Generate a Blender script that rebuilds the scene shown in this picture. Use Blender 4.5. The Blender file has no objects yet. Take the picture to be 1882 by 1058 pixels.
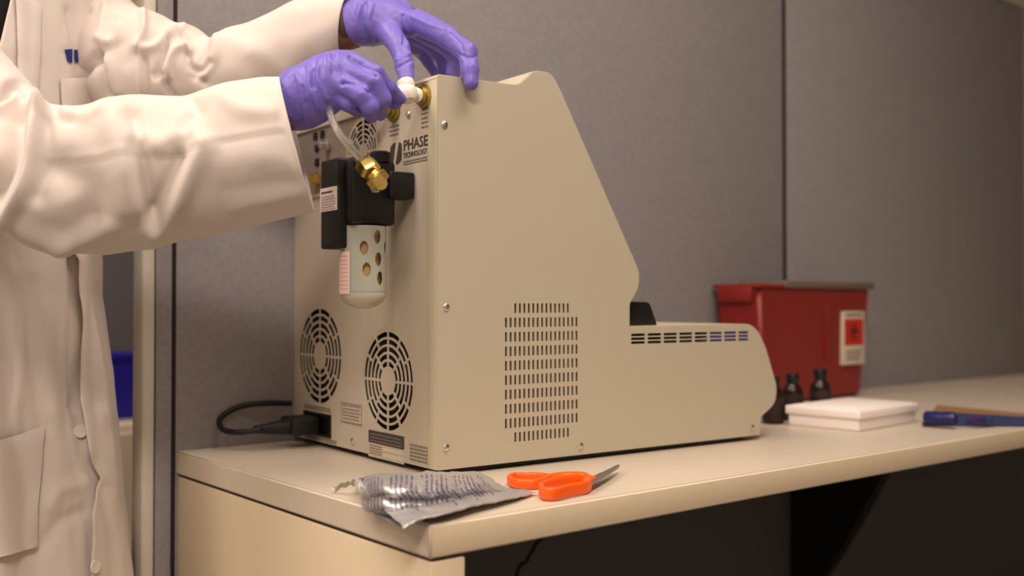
import bpy, bmesh, math, random
import numpy as np
from mathutils import Vector, Matrix, noise
from mathutils.bvhtree import BVHTree
random.seed(7); rng = np.random.default_rng(7)
S = bpy.context.scene; COL = S.collection

# ------------------------------------------------------------ camera, world, lights, exposure
FPX, CX, CY = 1903., 941., 529.
PITCH = math.atan(29/FPX); HD = math.atan(2349/1903)
F0 = np.array([math.cos(HD), math.sin(HD), 0]); RV = np.array([math.sin(HD), -math.cos(HD), 0]); ZV = np.array([0, 0, 1.])
FV = F0*math.cos(PITCH)+ZV*math.sin(PITCH); UV_ = -F0*math.sin(PITCH)+ZV*math.cos(PITCH)
CAM = np.array([-0.5597, -0.8147, 0.94]); ZT = .73          # desk top height
cd = bpy.data.cameras.new('camera'); cam = bpy.data.objects.new('camera', cd); COL.objects.link(cam)
cam.matrix_world = Matrix(((RV[0], UV_[0], -FV[0], CAM[0]), (RV[1], UV_[1], -FV[1], CAM[1]), (RV[2], UV_[2], -FV[2], CAM[2]), (0, 0, 0, 1)))
cd.sensor_width = 36; cd.lens = 36*FPX/1882; cd.clip_start = .02
cd.dof.use_dof = True; cd.dof.focus_distance = 1.24; cd.dof.aperture_fstop = 2.8
S.camera = cam
S.view_settings.view_transform = 'Standard'; S.view_settings.look = 'None'; S.view_settings.gamma = 1
S.view_settings.use_curve_mapping = False; S.view_settings.exposure = 0.0
W = bpy.data.worlds.new('world'); S.world = W; W.use_nodes = True
W.node_tree.nodes['Background'].inputs[0].default_value = (1, .86, .74, 1)
W.node_tree.nodes['Background'].inputs[1].default_value = .45
def area(name, loc, size, sy, power, col=(1, .85, .73), target=None):
    l = bpy.data.lights.new(name, 'AREA'); l.shape = 'RECTANGLE'; l.size = size; l.size_y = sy; l.energy = power; l.color = col
    o = bpy.data.objects.new(name, l); COL.objects.link(o); o.location = loc
    if target is not None:
        o.rotation_euler = (Vector(target)-Vector(loc)).to_track_quat('-Z', 'Y').to_euler()
    return o
LIGHTS = [((-1.0, .45, 2.62), 1.2, .6, 20), ((-1.2, -1.45, 2.62), 1.2, .6, 54), ((-2.4, .6, 2.62), 1.2, .6, 20), ((.40, -.50, 2.62), 1.2, .6, 19), ((.6, 2.4, 2.62), 1.2, .6, 18)]  # the entry behind the camera is an unseen fill, added for upright faces
for i, (lc, sx, sy, pw) in enumerate(LIGHTS):
    area('ceiling_light_source', lc, sx-.06, sy-.06, pw)

# ------------------------------------------------------------ photo-ray helpers (pixel -> point on a real plane)
def ray(px, py): return FV+RV*(px-CX)/FPX+UV_*(CY-py)/FPX
def atd(px, py, d): return CAM+ray(px, py)*d
def onz(px, py, z): r = ray(px, py); return CAM+r*(z-CAM[2])/r[2]
def ony(px, py, y): r = ray(px, py); return CAM+r*(y-CAM[1])/r[1]
def onx(px, py, x): r = ray(px, py); return CAM+r*(x-CAM[0])/r[0]
def onpl(px, py, p0, n): r = ray(px, py); return CAM+r*((p0-CAM)@n)/(r@n)
def proj(P):
    d = np.asarray(P, float)-CAM; z = d@FV
    return np.stack([CX+FPX*(d@RV)/z, CY-FPX*(d@UV_)/z], -1)
TH = math.radians(-3); EX = np.array([math.cos(TH), math.sin(TH), 0]); EY = np.array([-math.sin(TH), math.cos(TH), 0]); M0 = np.array([.1628, .2219, ZT])
def RL(px, py, p=0.):      # point on a plane p metres out from the machine's back panel, in machine space
    q = onpl(px, py, M0-EX*p, EX)-M0; return np.array([-p, q@EY, q[2]])
def m2w(l): return M0+EX*l[0]+EY*l[1]+ZV*l[2]

# ------------------------------------------------------------ materials
def mat(name, col, rough=.5, metal=0, spec=.5, bump=None, var=None, emit=None, trans=0, alpha=1, sheen=0, coat=0, sss=0, ior=1.45):
    m = bpy.data.materials.new(name); m.use_nodes = True; nt = m.node_tree; b = nt.nodes['Principled BSDF']; N = nt.nodes; L = nt.links
    b.inputs['Base Color'].default_value = (*col, 1); b.inputs['Roughness'].default_value = rough; b.inputs['Metallic'].default_value = metal
    b.inputs['Specular IOR Level'].default_value = spec; b.inputs['Transmission Weight'].default_value = trans; b.inputs['IOR'].default_value = ior
    b.inputs['Alpha'].default_value = alpha; b.inputs['Coat Weight'].default_value = coat
    b.inputs['Sheen Weight'].default_value = sheen
    if sss: b.inputs['Subsurface Weight'].default_value = sss; b.inputs['Subsurface Radius'].default_value = (.01, .006, .004)
    tc = N.new('ShaderNodeTexCoord')
    if var:                                  # (scale, amount, second colour)
        n = N.new('ShaderNodeTexNoise'); n.inputs['Scale'].default_value = var[0]; n.inputs['Detail'].default_value = 4
        L.new(tc.outputs['Object'], n.inputs['Vector'])
        mx = N.new('ShaderNodeMix'); mx.data_type = 'RGBA'; mx.inputs['A'].default_value = (*col, 1); mx.inputs['B'].default_value = (*var[2], 1)
        r = N.new('ShaderNodeMapRange'); r.inputs['From Min'].default_value = .35; r.inputs['From Max'].default_value = .7; r.inputs['To Max'].default_value = var[1]
        L.new(n.outputs['Fac'], r.inputs['Value']); L.new(r.outputs['Result'], mx.inputs['Factor']); L.new(mx.outputs['Result'], b.inputs['Base Color'])
    if bump:                                 # (scale, strength, distance)
        n = N.new('ShaderNodeTexNoise'); n.inputs['Scale'].default_value = bump[0]; n.inputs['Detail'].default_value = 3
        L.new(tc.outputs['Object'], n.inputs['Vector'])
        bp = N.new('ShaderNodeBump'); bp.inputs['Strength'].default_value = bump[1]; bp.inputs['Distance'].default_value = bump[2]
        L.new(n.outputs['Fac'], bp.inputs['Height']); L.new(bp.outputs['Normal'], b.inputs['Normal'])
    if emit: b.inputs['Emission Color'].default_value = (*emit[0], 1); b.inputs['Emission Strength'].default_value = emit[1]
    return m
def sr(r, g, b): return tuple(((c/255)/12.92 if c <= 10 else (((c/255)+.055)/1.055)**2.4) for c in (r, g, b))
M = dict(
 fabric_wall=mat('grey_woven_fabric', sr(151, 146, 149), .95, spec=.1, bump=(900, .35, .0006), var=(120, .5, sr(131, 126, 128))),
 trim=mat('cream_trim', sr(205, 200, 188), .5), darkgap=mat('dark_gap', sr(38, 34, 32), .9),
 laminate=mat('cream_laminate', sr(208, 195, 178), .38, var=(60, .25, sr(200, 186, 167)), bump=(600, .05, .0002)),
 laminate_edge=mat('cream_edge_band', sr(218, 200, 172), .45),
 bracket=mat('black_steel', sr(20, 18, 18), .6),
 case=mat('powder_coated_putty', sr(194, 185, 164), .5, bump=(1500, .12, .0002), var=(5, .2, sr(188, 179, 158))),
 caseskin=mat('moulded_putty', sr(205, 197, 172), .45),
 rear=mat('back_panel_putty', sr(194, 183, 166), .5, bump=(1500, .12, .0002)),
 dark=mat('black_interior', sr(22, 19, 18), .8), black=mat('black_plastic', sr(20, 17, 18), .45), rubber=mat('black_rubber', sr(22, 20, 20), .5),
 steel=mat('bright_steel', (.75, .72, .68), .25, 1), dsteel=mat('grey_blade_steel', (.34, .34, .33), .4, 1, var=(80, .5, (.2, .2, .2))),
 brass=mat('polished_brass', (.84, .64, .20), .28, 1), odbrass=mat('dull_brass', (.45, .34, .09), .4, 1),
 ptfe=mat('white_plastic', sr(240, 232, 220), .4, sss=.2), tube=mat('clear_tube', (.92, .88, .84), .12, trans=.8, alpha=.75),
 guard=mat('grey_guard', sr(176, 180, 166), .35), tan=mat('tan_filter_element', sr(206, 170, 116), .6),
 glass=mat('bowl_plastic', (.95, .94, .84), .12, trans=.55, ior=1.46),
 print_=mat('dark_print', sr(66, 58, 54), .6), printl=mat('faint_print', sr(128, 116, 106), .6), label=mat('paper_label', sr(225, 208, 198), .6),
 silverlabel=mat('silver_label', sr(196, 186, 170), .45), darklabel=mat('dark_label', sr(72, 62, 60), .45), whitelab=mat('white_label', sr(214, 204, 188), .5),
 redlab=mat('pink_red_print', sr(234, 182, 176), .6), pinklab=mat('pink_paper', sr(240, 214, 206), .6), lilac=mat('lilac_print', sr(170, 150, 165), .6),
 coat=mat('white_cotton', sr(216, 205, 199), .9, spec=.15, sheen=.15, bump=(1400, .25, .0003)),
 skin=mat('skin', sr(120, 84, 62), .55, sss=.05), shirt=mat('dark_shirt', sr(34, 28, 32), .9), trouser=mat('dark_trousers', sr(40, 40, 48), .9),
 hair=mat('dark_hair', sr(28, 20, 16), .7), eye=mat('eye_white', sr(230, 225, 220), .3), shoe=mat('black_shoe', sr(20, 20, 22), .4),
 nitrile=mat('violet_nitrile', sr(122, 108, 200), .42, spec=.45, bump=(260, .35, .0008), sss=.04),
 button=mat('pearl_button', sr(232, 222, 210), .3), logo=mat('navy_emblem', sr(24, 40, 120), .7),
 orange=mat('orange_plastic', sr(250, 96, 18), .35), 
 foilin=mat('bare_foil', (.86, .84, .82), .3, .6, bump=(90, .9, .006)),
 red=mat('red_sharps_plastic', sr(136, 36, 32), .4, var=(6, .3, sr(122, 30, 28))), redlid=mat('smoky_grey_lid', sr(112, 98, 88), .4), redd=mat('deep_red_print', sr(196, 40, 32), .5),
 amber=mat('amber_glass', sr(40, 18, 10), .25, trans=.2), foam=mat('white_foam', sr(246, 236, 232), .7, sss=.1),
 navy=mat('navy_plastic', sr(26, 28, 92), .35), bluepad=mat('slate_blue_cover', sr(44, 60, 104), .5), tanedge=mat('orange_tan_edge', sr(158, 118, 82), .6), purple=mat('purple_plastic', sr(60, 30, 90), .4),
 wallp=mat('room_wall_paint', sr(205, 196, 180), .9), yellow=mat('yellow_green_wall', sr(190, 186, 120), .9), floor=mat('grey_floor', sr(120, 112, 104), .6, var=(8, .4, sr(104, 98, 92))),
 ceil=mat('ceiling_tile', sr(226, 220, 210), .95, bump=(150, .4, .002)), gridm=mat('ceiling_grid', sr(230, 226, 218), .6),
 diffuser=mat('lamp_diffuser', (1, 1, 1), .5, emit=((1, .84, .68), 3)), bin=mat('bright_blue_plastic', sr(38, 32, 168), .4), beige=mat('beige_cabinet', sr(214, 196, 178), .5),
 dgrey=mat('dark_grey_panel', sr(96, 94, 98), .9), blueled=mat('blue_reflection_tint', sr(86, 88, 190), .4),
)
def foil_material():
    m = mat('printed_foil', (.60, .59, .60), .38, .75, bump=(55, .6, .006)); nt = m.node_tree; N = nt.nodes; L = nt.links; b = N['Principled BSDF']
    uv = N.new('ShaderNodeUVMap'); uv.uv_map = 'UVMap'; sp = N.new('ShaderNodeSeparateXYZ'); L.new(uv.outputs['UV'], sp.inputs[0])
    def math_(op, a, b_=None, c=None):
        n = N.new('ShaderNodeMath'); n.operation = op
        for i, v in enumerate((a, b_, c)):
            if v is None: continue
            if isinstance(v, (int, float)): n.inputs[i].default_value = v
            else: L.new(v, n.inputs[i])
        return n.outputs[0]
    U, V = sp.outputs[0], sp.outputs[1]
    line = math_('FRACT', math_('ADD', math_('MULTIPLY', U, 34.), math_('MULTIPLY', V, 3.))); inl = math_('LESS_THAN', line, .40)
    idx = math_('FLOOR', math_('ADD', math_('MULTIPLY', U, 34.), math_('MULTIPLY', V, 3.)))
    cv = N.new('ShaderNodeCombineXYZ'); L.new(math_('MULTIPLY', V, 30.), cv.inputs[0]); L.new(math_('MULTIPLY', idx, 3.7), cv.inputs[1])
    ns = N.new('ShaderNodeTexNoise'); ns.inputs['Scale'].default_value = 1.3; L.new(cv.outputs[0], ns.inputs['Vector'])
    word = math_('GREATER_THAN', ns.outputs['Fac'], .43)
    cv2 = N.new('ShaderNodeCombineXYZ'); L.new(math_('MULTIPLY', idx, 5.1), cv2.inputs[0])
    n2 = N.new('ShaderNodeTexNoise'); n2.inputs['Scale'].default_value = 1.1; L.new(cv2.outputs[0], n2.inputs['Vector'])
    vmin = math_('GREATER_THAN', V, .12); vmax = math_('LESS_THAN', V, math_('ADD', math_('MULTIPLY', n2.outputs['Fac'], .9), .35))
    gapU = math_('GREATER_THAN', math_('FRACT', math_('MULTIPLY', U, 5.2)), .22)
    umin = math_('GREATER_THAN', U, .05); umax = math_('LESS_THAN', U, .86)
    f = inl
    for k in (word, vmin, vmax, gapU, umin, umax): f = math_('MULTIPLY', f, k)
    mx = N.new('ShaderNodeMix'); mx.data_type = 'RGBA'; mx.inputs['A'].default_value = (.60, .59, .60, 1); mx.inputs['B'].default_value = (*sr(86, 76, 104), 1)
    L.new(f, mx.inputs['Factor']); L.new(mx.outputs['Result'], b.inputs['Base Color'])
    L.new(math_('MULTIPLY', math_('SUBTRACT', 1., f), .7), b.inputs['Metallic'])
    return m
M['foil'] = foil_material(); M['foilgrey'] = mat('dull_foil', (.42, .40, .38), .45, .6)

# ------------------------------------------------------------ object helpers
def tag(o, label=None, cat=None, group=None, kind=None):
    if label: o['label'] = label
    if cat: o['category'] = cat
    if group: o['group'] = group
    if kind: o['kind'] = kind
    return o
def empty(name, loc, label=None, cat=None, group=None, rz=0, kind=None):
    o = bpy.data.objects.new(name, None); COL.objects.link(o); o.location = Vector(loc); o.rotation_euler = (0, 0, rz); o.empty_display_size = .02
    tag(o, label, cat, group, kind); o['_own'] = 1; return o
def link(name, me, material, parent=None, local=False, smooth=False, label=None):
    """one mesh object; vertices are world points unless local=True (then in the parent's own space)"""
    me.name = name
    o = bpy.data.objects.new(name, me); COL.objects.link(o)
    if material is not None and not me.materials: me.materials.append(M[material] if isinstance(material, str) else material)
    if smooth: me.shade_smooth()
    if parent is not None:
        o.parent = parent
        if not local:
            top = parent
            # an un-rotated chain of parents: undo the sum of their locations
            off = Vector((0, 0, 0)); q = parent
            while q is not None: off += q.location; q = q.parent
            o.location = -off
    if label: o['label'] = label
    return o
def mk(verts, faces):
    me = bpy.data.meshes.new('m'); me.from_pydata([tuple(map(float, v)) for v in verts], [], [tuple(int(i) for i in f) for f in faces]); me.update(); return me
def bm2me(bm, recalc=True):
    if recalc: bmesh.ops.recalc_face_normals(bm, faces=bm.faces)
    me = bpy.data.meshes.new('m'); bm.to_mesh(me); bm.free(); return me
def sharpen(me, ang=35):
    me.shade_smooth(); me.set_sharp_from_angle(angle=math.radians(ang)); return me
def bx(x0, y0, z0, x1, y1, z1, bev=0, seg=2):
    bm = bmesh.new(); bmesh.ops.create_cube(bm, size=1)
    bmesh.ops.scale(bm, vec=(abs(x1-x0), abs(y1-y0), abs(z1-z0)), verts=bm.verts); bmesh.ops.translate(bm, vec=((x0+x1)/2, (y0+y1)/2, (z0+z1)/2), verts=bm.verts)
    if bev: bmesh.ops.bevel(bm, geom=bm.edges[:], offset=bev, segments=seg, affect='EDGES', profile=.5)
    return sharpen(bm2me(bm), 50) if bev else bm2me(bm)
def join(*mes):
    bm = bmesh.new()
    for me in mes: bm.from_mesh(me)
    out = bm2me(bm, False); sharpen(out, 45); return out
def prism(poly, axis, a, b, bev=0):
    """extrude a 2D polygon along axis 'x','y' or 'z' from a to b"""
    def P(u, v, w): return {'x': (w, u, v), 'y': (u, w, v), 'z': (u, v, w)}[axis]
    n = len(poly); vs = [P(u, v, a) for u, v in poly]+[P(u, v, b) for u, v in poly]
    fs = [tuple(range(n))[::-1], tuple(range(n, 2*n))]+[(i, (i+1) % n, n+(i+1) % n, n+i) for i in range(n)]
    bm = bmesh.new(); bv = [bm.verts.new(v) for v in vs]
    for f in fs: bm.faces.new([bv[i] for i in f])
    bmesh.ops.recalc_face_normals(bm, faces=bm.faces)
    if bev:
        es = [e for e in bm.edges if len(e.link_faces) == 2 and any(len(f.verts) > 6 for f in e.link_faces)] if n > 6 else bm.edges[:]
        bmesh.ops.bevel(bm, geom=es, offset=bev, segments=2, affect='EDGES', profile=.5)
    return sharpen(bm2me(bm), 30)
def round_poly(pts, seg=8):
    """pts: (u, v, radius)"""
    out = []; n = len(pts)
    for i in range(n):
        p = Vector(pts[i][:2]); r = pts[i][2]; a = Vector(pts[i-1][:2]); b = Vector(pts[(i+1) % n][:2])
        if r <= 0: out.append(tuple(p)); continue
        d1 = (a-p).normalized(); d2 = (b-p).normalized(); ang = d1.angle(d2); t = r/math.tan(ang/2)
        t = min(t, (a-p).length*.49, (b-p).length*.49); r = t*math.tan(ang/2)
        c = p+(d1+d2).normalized()*(r/math.sin(ang/2)); s = p+d1*t; e = p+d2*t
        a0 = math.atan2(s.y-c.y, s.x-c.x); a1 = math.atan2(e.y-c.y, e.x-c.x); da = (a1-a0+math.pi) % (2*math.pi)-math.pi
        for k in range(seg+1):
            q = a0+da*k/seg; out.append((c.x+r*math.cos(q), c.y+r*math.sin(q)))
    return out
def lathe(prof, n=32, c=(0, 0, 0), axis=(0, 0, 1), caps=True):
    """prof: (radius, height)"""
    q = Vector((0, 0, 1)).rotation_difference(Vector(axis)); vs = []; fs = []
    for r, h in prof:
        for k in range(n): a = 2*math.pi*k/n; vs.append(Vector(c)+q @ Vector((r*math.cos(a), r*math.sin(a), h)))
    m = len(prof)
    for i in range(m-1):
        for k in range(n): fs.append((i*n+k, i*n+(k+1) % n, (i+1)*n+(k+1) % n, (i+1)*n+k))
    if caps: fs.append(tuple(range(n))[::-1]); fs.append(tuple((m-1)*n+k for k in range(n)))
    bm = bmesh.new(); bv = [bm.verts.new(v) for v in vs]
    for f in fs: bm.faces.new([bv[i] for i in f])
    bmesh.ops.remove_doubles(bm, verts=bm.verts, dist=1e-6)
    return sharpen(bm2me(bm), 38)
def catmull(P, n):
    P = np.asarray(P, float); Q = np.vstack([2*P[0]-P[1], P, 2*P[-1]-P[-2]]); T = np.linspace(0, len(P)-1-1e-9, n); i = T.astype(int); t = (T-i)[:, None]
    p0, p1, p2, p3 = Q[i], Q[i+1], Q[i+2], Q[i+3]
    return .5*(2*p1+(p2-p0)*t+(2*p0-5*p1+4*p2-p3)*t*t+(3*p1-p0-3*p2+p3)*t**3)
def tube(pts, r, n=12, steps=60, smooth=True):
    P = catmull(pts, steps) if smooth else np.asarray(pts, float)
    R = np.full(len(P), r) if np.isscalar(r) else np.interp(np.linspace(0, 1, len(P)), np.linspace(0, 1, len(r)), r)
    vs = []; fs = []; up = Vector((0, 0, 1)); pn = None
    for i, p in enumerate(P):
        t = Vector(P[min(i+1, len(P)-1)]-P[max(i-1, 0)]).normalized()
        if pn is None: a = t.orthogonal().normalized()
        else: a = (pn-t*pn.dot(t)).normalized()
        pn = a; b = t.cross(a)
        for k in range(n): q = 2*math.pi*k/n; vs.append(Vector(p)+(a*math.cos(q)+b*math.sin(q))*R[i])
    for i in range(len(P)-1):
        for k in range(n): fs.append((i*n+k, i*n+(k+1) % n, (i+1)*n+(k+1) % n, (i+1)*n+k))
    fs.append(tuple(range(n))[::-1]); fs.append(tuple((len(P)-1)*n+k for k in range(n)))
    me = mk(vs, fs); sharpen(me, 60); return me
def plate(outer, holes, plane, w, thick):
    """sheet with real holes: 2D outline + hole outlines, filled; plane 'y' -> (u, v) = (x, z) at y=w ; plane 'x' -> (y, z) at x=w"""
    cu = bpy.data.curves.new('c', 'CURVE'); cu.dimensions = '2D'; cu.fill_mode = 'BOTH'; cu.extrude = thick/2
    for poly in [outer]+holes:
        s = cu.splines.new('POLY'); s.points.add(len(poly)-1); s.use_cyclic_u = True
        for q, (u, v) in zip(s.points, poly): q.co = (u, v, 0, 1)
    o = bpy.data.objects.new('tmp', cu); COL.objects.link(o); dg = bpy.context.evaluated_depsgraph_get(); dg.update()
    me = bpy.data.meshes.new_from_object(o.evaluated_get(dg)); bpy.data.objects.remove(o); bpy.data.curves.remove(cu)
    co = np.empty(len(me.vertices)*3); me.vertices.foreach_get('co', co); co = co.reshape(-1, 3)
    new = np.stack([co[:, 0], w+co[:, 2], co[:, 1]], -1) if plane == 'y' else np.stack([w+co[:, 2], co[:, 0], co[:, 1]], -1)
    me.vertices.foreach_set('co', new.ravel()); me.materials.clear()
    bm = bmesh.new(); bm.from_mesh(me); bmesh.ops.remove_doubles(bm, verts=bm.verts, dist=1e-7); bpy.data.meshes.remove(me)
    return sharpen(bm2me(bm), 40)
def text_mesh(body, size, thick=.0003, bold=0):
    cu = bpy.data.curves.new('t', 'FONT'); cu.body = body; cu.size = size; cu.extrude = thick; cu.offset = bold; cu.resolution_u = 3
    o = bpy.data.objects.new('tmp', cu); COL.objects.link(o); dg = bpy.context.evaluated_depsgraph_get(); dg.update()
    me = bpy.data.meshes.new_from_object(o.evaluated_get(dg)); bpy.data.objects.remove(o); bpy.data.curves.remove(cu); me.materials.clear(); return me
def xform(me, mtx): me.transform(mtx); me.update(); return me
def circle(cx, cy, r, n=64): return [(cx+r*math.cos(2*math.pi*k/n), cy+r*math.sin(2*math.pi*k/n)) for k in range(n)]
def rect(u0, v0, u1, v1): return [(u0, v0), (u1, v0), (u1, v1), (u0, v1)]

# signed-distance meshing (surface nets) for organic bodies and gloves
def sd_capsule(X, a, b, ra, rb):
    a = np.asarray(a, float); b = np.asarray(b, float); ab = b-a; t = np.clip(((X-a)@ab)/(ab@ab), 0, 1)
    return np.linalg.norm(X-a-t[..., None]*ab, axis=-1)-(ra+(rb-ra)*t)
def sd_ell(X, c, r, R=None):
    q = X-np.asarray(c, float)
    if R is not None: q = q@np.asarray(R)
    r = np.asarray(r, float); k = np.linalg.norm(q/r, axis=-1); k2 = np.linalg.norm(q/(r*r), axis=-1)
    return k*(k-1)/np.maximum(k2, 1e-9)
def smin(a, b, k): h = np.clip(.5+.5*(b-a)/k, 0, 1); return b*(1-h)+a*h-k*h*(1-h)
def surfnet(fn, lo, hi, h):
    lo = np.asarray(lo, float); hi = np.asarray(hi, float); n = np.ceil((hi-lo)/h).astype(int)+1
    ax = [lo[i]+h*np.arange(n[i]) for i in range(3)]
    V = np.empty(n)
    for i in range(0, n[0], 24):
        G = np.stack(np.meshgrid(ax[0][i:i+24], ax[1], ax[2], indexing='ij'), -1); V[i:i+24] = fn(G)
    inside = V < 0; c = n-1; acc = np.zeros((*c, 3)); cnt = np.zeros(c)
    cor = [(0, 0, 0), (1, 0, 0), (0, 1, 0), (1, 1, 0), (0, 0, 1), (1, 0, 1), (0, 1, 1), (1, 1, 1)]
    sl = lambda o, A: A[o[0]:o[0]+c[0], o[1]:o[1]+c[1], o[2]:o[2]+c[2]]
    for i in range(8):
        for j in range(i+1, 8):
            a, b = cor[i], cor[j]
            if sum(abs(a[k]-b[k]) for k in range(3)) != 1: continue
            va, vb = sl(a, V), sl(b, V); m = (va < 0) != (vb < 0); t = np.where(m, va/np.where(m, va-vb, 1), 0)
            for k in range(3): acc[..., k] += np.where(m, a[k]+t*(b[k]-a[k]), 0)
            cnt += m
    act = cnt > 0; idx = -np.ones(c, int); idx[act] = np.arange(act.sum()); pos = np.argwhere(act)
    P = lo+h*(pos+acc[act]/cnt[act][:, None]); faces = []
    for k in range(3):
        a, b = (k+1) % 3, (k+2) % 3; s0 = [slice(0, n[i]) for i in range(3)]; s0[k] = slice(0, n[k]-1); s1 = list(s0); s1[k] = slice(1, n[k])
        m = inside[tuple(s0)] != inside[tuple(s1)]; E = np.argwhere(m); ok = (E[:, a] > 0) & (E[:, b] > 0) & (E[:, a] < c[a]) & (E[:, b] < c[b]); E = E[ok]
        if not len(E): continue
        q = []
        for da, db in ((-1, -1), (0, -1), (0, 0), (-1, 0)):
            e = E.copy(); e[:, a] += da; e[:, b] += db; q.append(idx[e[:, 0], e[:, 1], e[:, 2]])
        Q = np.stack(q, -1); fl = inside[tuple(s0)][m][ok]; Q = np.where(fl[:, None], Q, Q[:, ::-1]); faces.append(Q)
    Fa = np.vstack(faces)
    me = bpy.data.meshes.new('m'); me.from_pydata(P.tolist(), [], Fa.tolist()); me.update(); me.shade_smooth(); return me
def displace(me, fn):
    n = len(me.vertices); co = np.empty(n*3); me.vertices.foreach_get('co', co); co = co.reshape(-1, 3)
    no = np.empty(n*3); me.vertices.foreach_get('normal', no); no = no.reshape(-1, 3)
    d = fn(co, no); me.vertices.foreach_set('co', (co+no*d[:, None]).ravel()); me.update(); return me
def seg_dist(Q, poly):
    poly = np.asarray(poly, float); best = np.full(len(Q), 1e9)
    for a, b in zip(poly[:-1], poly[1:]):
        ab = b-a; t = np.clip(((Q-a)@ab)/(ab@ab+1e-12), 0, 1); best = np.minimum(best, np.linalg.norm(Q-a-t[:, None]*ab, axis=1))
    return best
def fold_fn(folds, wscale=1.):
    """folds: (polyline, width, height, kind); relief along the surface normal on the front-facing cloth"""
    def fn(co, no):
        q = proj(co); d = co-CAM; face = np.clip(-(no*d).sum(1)/np.linalg.norm(d, axis=1)*2.2, 0, 1); out = np.zeros(len(co))
        for poly, w, h, kind in folds:
            P = catmull(poly, 14) if len(poly) > 2 else np.asarray(poly, float); s = seg_dist(q, P); w = w*wscale
            e1 = np.linalg.norm(q-P[0], axis=1); e2 = np.linalg.norm(q-P[-1], axis=1)
            if kind == 'r': g = np.exp(-(s/w)**2)
            elif kind == 'c': g = np.exp(-s/w)
            out += h*g*face
        return out
    return fn
def nz(P, sc, seed=0): return np.array([noise.noise((p[0]*sc[0]+seed, p[1]*sc[1]+seed*1.7, p[2]*sc[2]-seed)) for p in P])

# ============================================================ THE SETTING
def struct(name, me, m, parent=None, label=None):
    o = link(name, me, m, parent)
    if parent is None: o['kind'] = 'structure'; 
    if label: o['label'] = label
    return o
X0, X1, Y0, Y1, HC = -3.2, 4.2, -3.4, 3.6, 2.7
struct('floor', bx(X0, Y0, -.1, X1, Y1, 0), 'floor', label='grey floor of the lab room')
cl = struct('ceiling', bx(X0, Y0, HC, X1, Y1, HC+.1), 'ceil', label='white tiled ceiling')
gb = []
for k in range(13): x = X0+.1+k*.6; gb.append(bx(x-.012, Y0, HC-.008, x+.012, Y1, HC+.001))
for k in range(12): y = Y0+.2+k*.6; gb.append(bx(X0, y-.012, HC-.008, X1, y+.012, HC+.001))
link('ceiling_grid', join(*gb), 'gridm', cl)
struct('wall_left', bx(X0-.1, Y0, 0, X0, Y1, HC), 'wallp', label='pale side wall of the room')
struct('wall_right', bx(X1, Y0, 0, X1+.1, Y1, HC), 'wallp', label='pale far right wall of the room')
struct('wall_front', bx(X0-.1, Y0-.1, 0, X1+.1, Y0, HC), 'wallp', label='pale wall behind the camera')
wf = struct('wall_far', bx(X0-.1, Y1, 0, X1+.1, Y1+.1, HC), 'yellow', label='yellowish wall far behind the partition')
for i, (lc, sx, sy, pw) in enumerate(LIGHTS):
    e = empty('ceiling_light', (lc[0], lc[1], HC), ['recessed ceiling lamp above the machine', 'added fill lamp behind the camera', 'recessed ceiling lamp above the aisle at left', 'recessed ceiling lamp above the desk and the aisle before it', 'recessed ceiling lamp beyond the partition'][i], 'lamp')
    link('lamp_housing', plate(rect(lc[0]-sx/2-.02, lc[1]-sy/2-.02, lc[0]+sx/2+.02, lc[1]+sy/2+.02), [rect(lc[0]-sx/2, lc[1]-sy/2, lc[0]+sx/2, lc[1]+sy/2)], 'y', 0, .02), 'gridm', e)
    o = [c for c in COL.objects if c.parent == e][0]; xform(o.data, Matrix(((1, 0, 0, 0), (0, 0, 1, 0), (0, 1, 0, HC-.012), (0, 0, 0, 1))))
    link('lamp_diffuser', bx(lc[0]-sx/2, lc[1]-sy/2, HC-.006, lc[0]+sx/2, lc[1]+sy/2, HC), 'diffuser', e)
# fabric partition behind the desk
WY = .6388; PH = 1.866; PT = .06
part = empty('wall_back', (1.4, WY, 0), 'grey fabric partition standing behind the desk', kind='structure')
def panel(x0, x1, name='fabric_panel', m='fabric_wall', g=.004):
    return link(name, bx(x0+g, WY, .08, x1-g, WY+PT-.008, PH-.035, .002, 2), m, part)
xs = [-.0053, 1.4258, 2.62]
panel(-.0300, -.0053, g=.0008); panel(-.0053, 1.4238, g=.0050); panel(1.4298, 2.62, g=.0050)
link('panel_core', bx(-.030, WY+.018, .02, 2.62, WY+PT-.012, PH-.02), 'darkgap', part)
for sx_, sw_ in ((1.4268, .0075), (-.0049, .0055)): link('seam_strip', bx(sx_-sw_, WY+.0016, .08, sx_+sw_, WY+.012, PH-.036), 'darkgap', part)
link('end_trim', bx(-.0490, WY-.0008, .0, -.0305, WY+.040, PH, .004), 'trim', part, label='cream vertical end trim')
link('top_cap', bx(-.0305, WY-.008, PH-.033, 2.62, WY+PT, PH, .004), 'trim', part, label='cream top cap')
link('base_rail', bx(-.0305, WY-.002, 0, 2.62, WY+PT, .078), 'darkgap', part)
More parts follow.
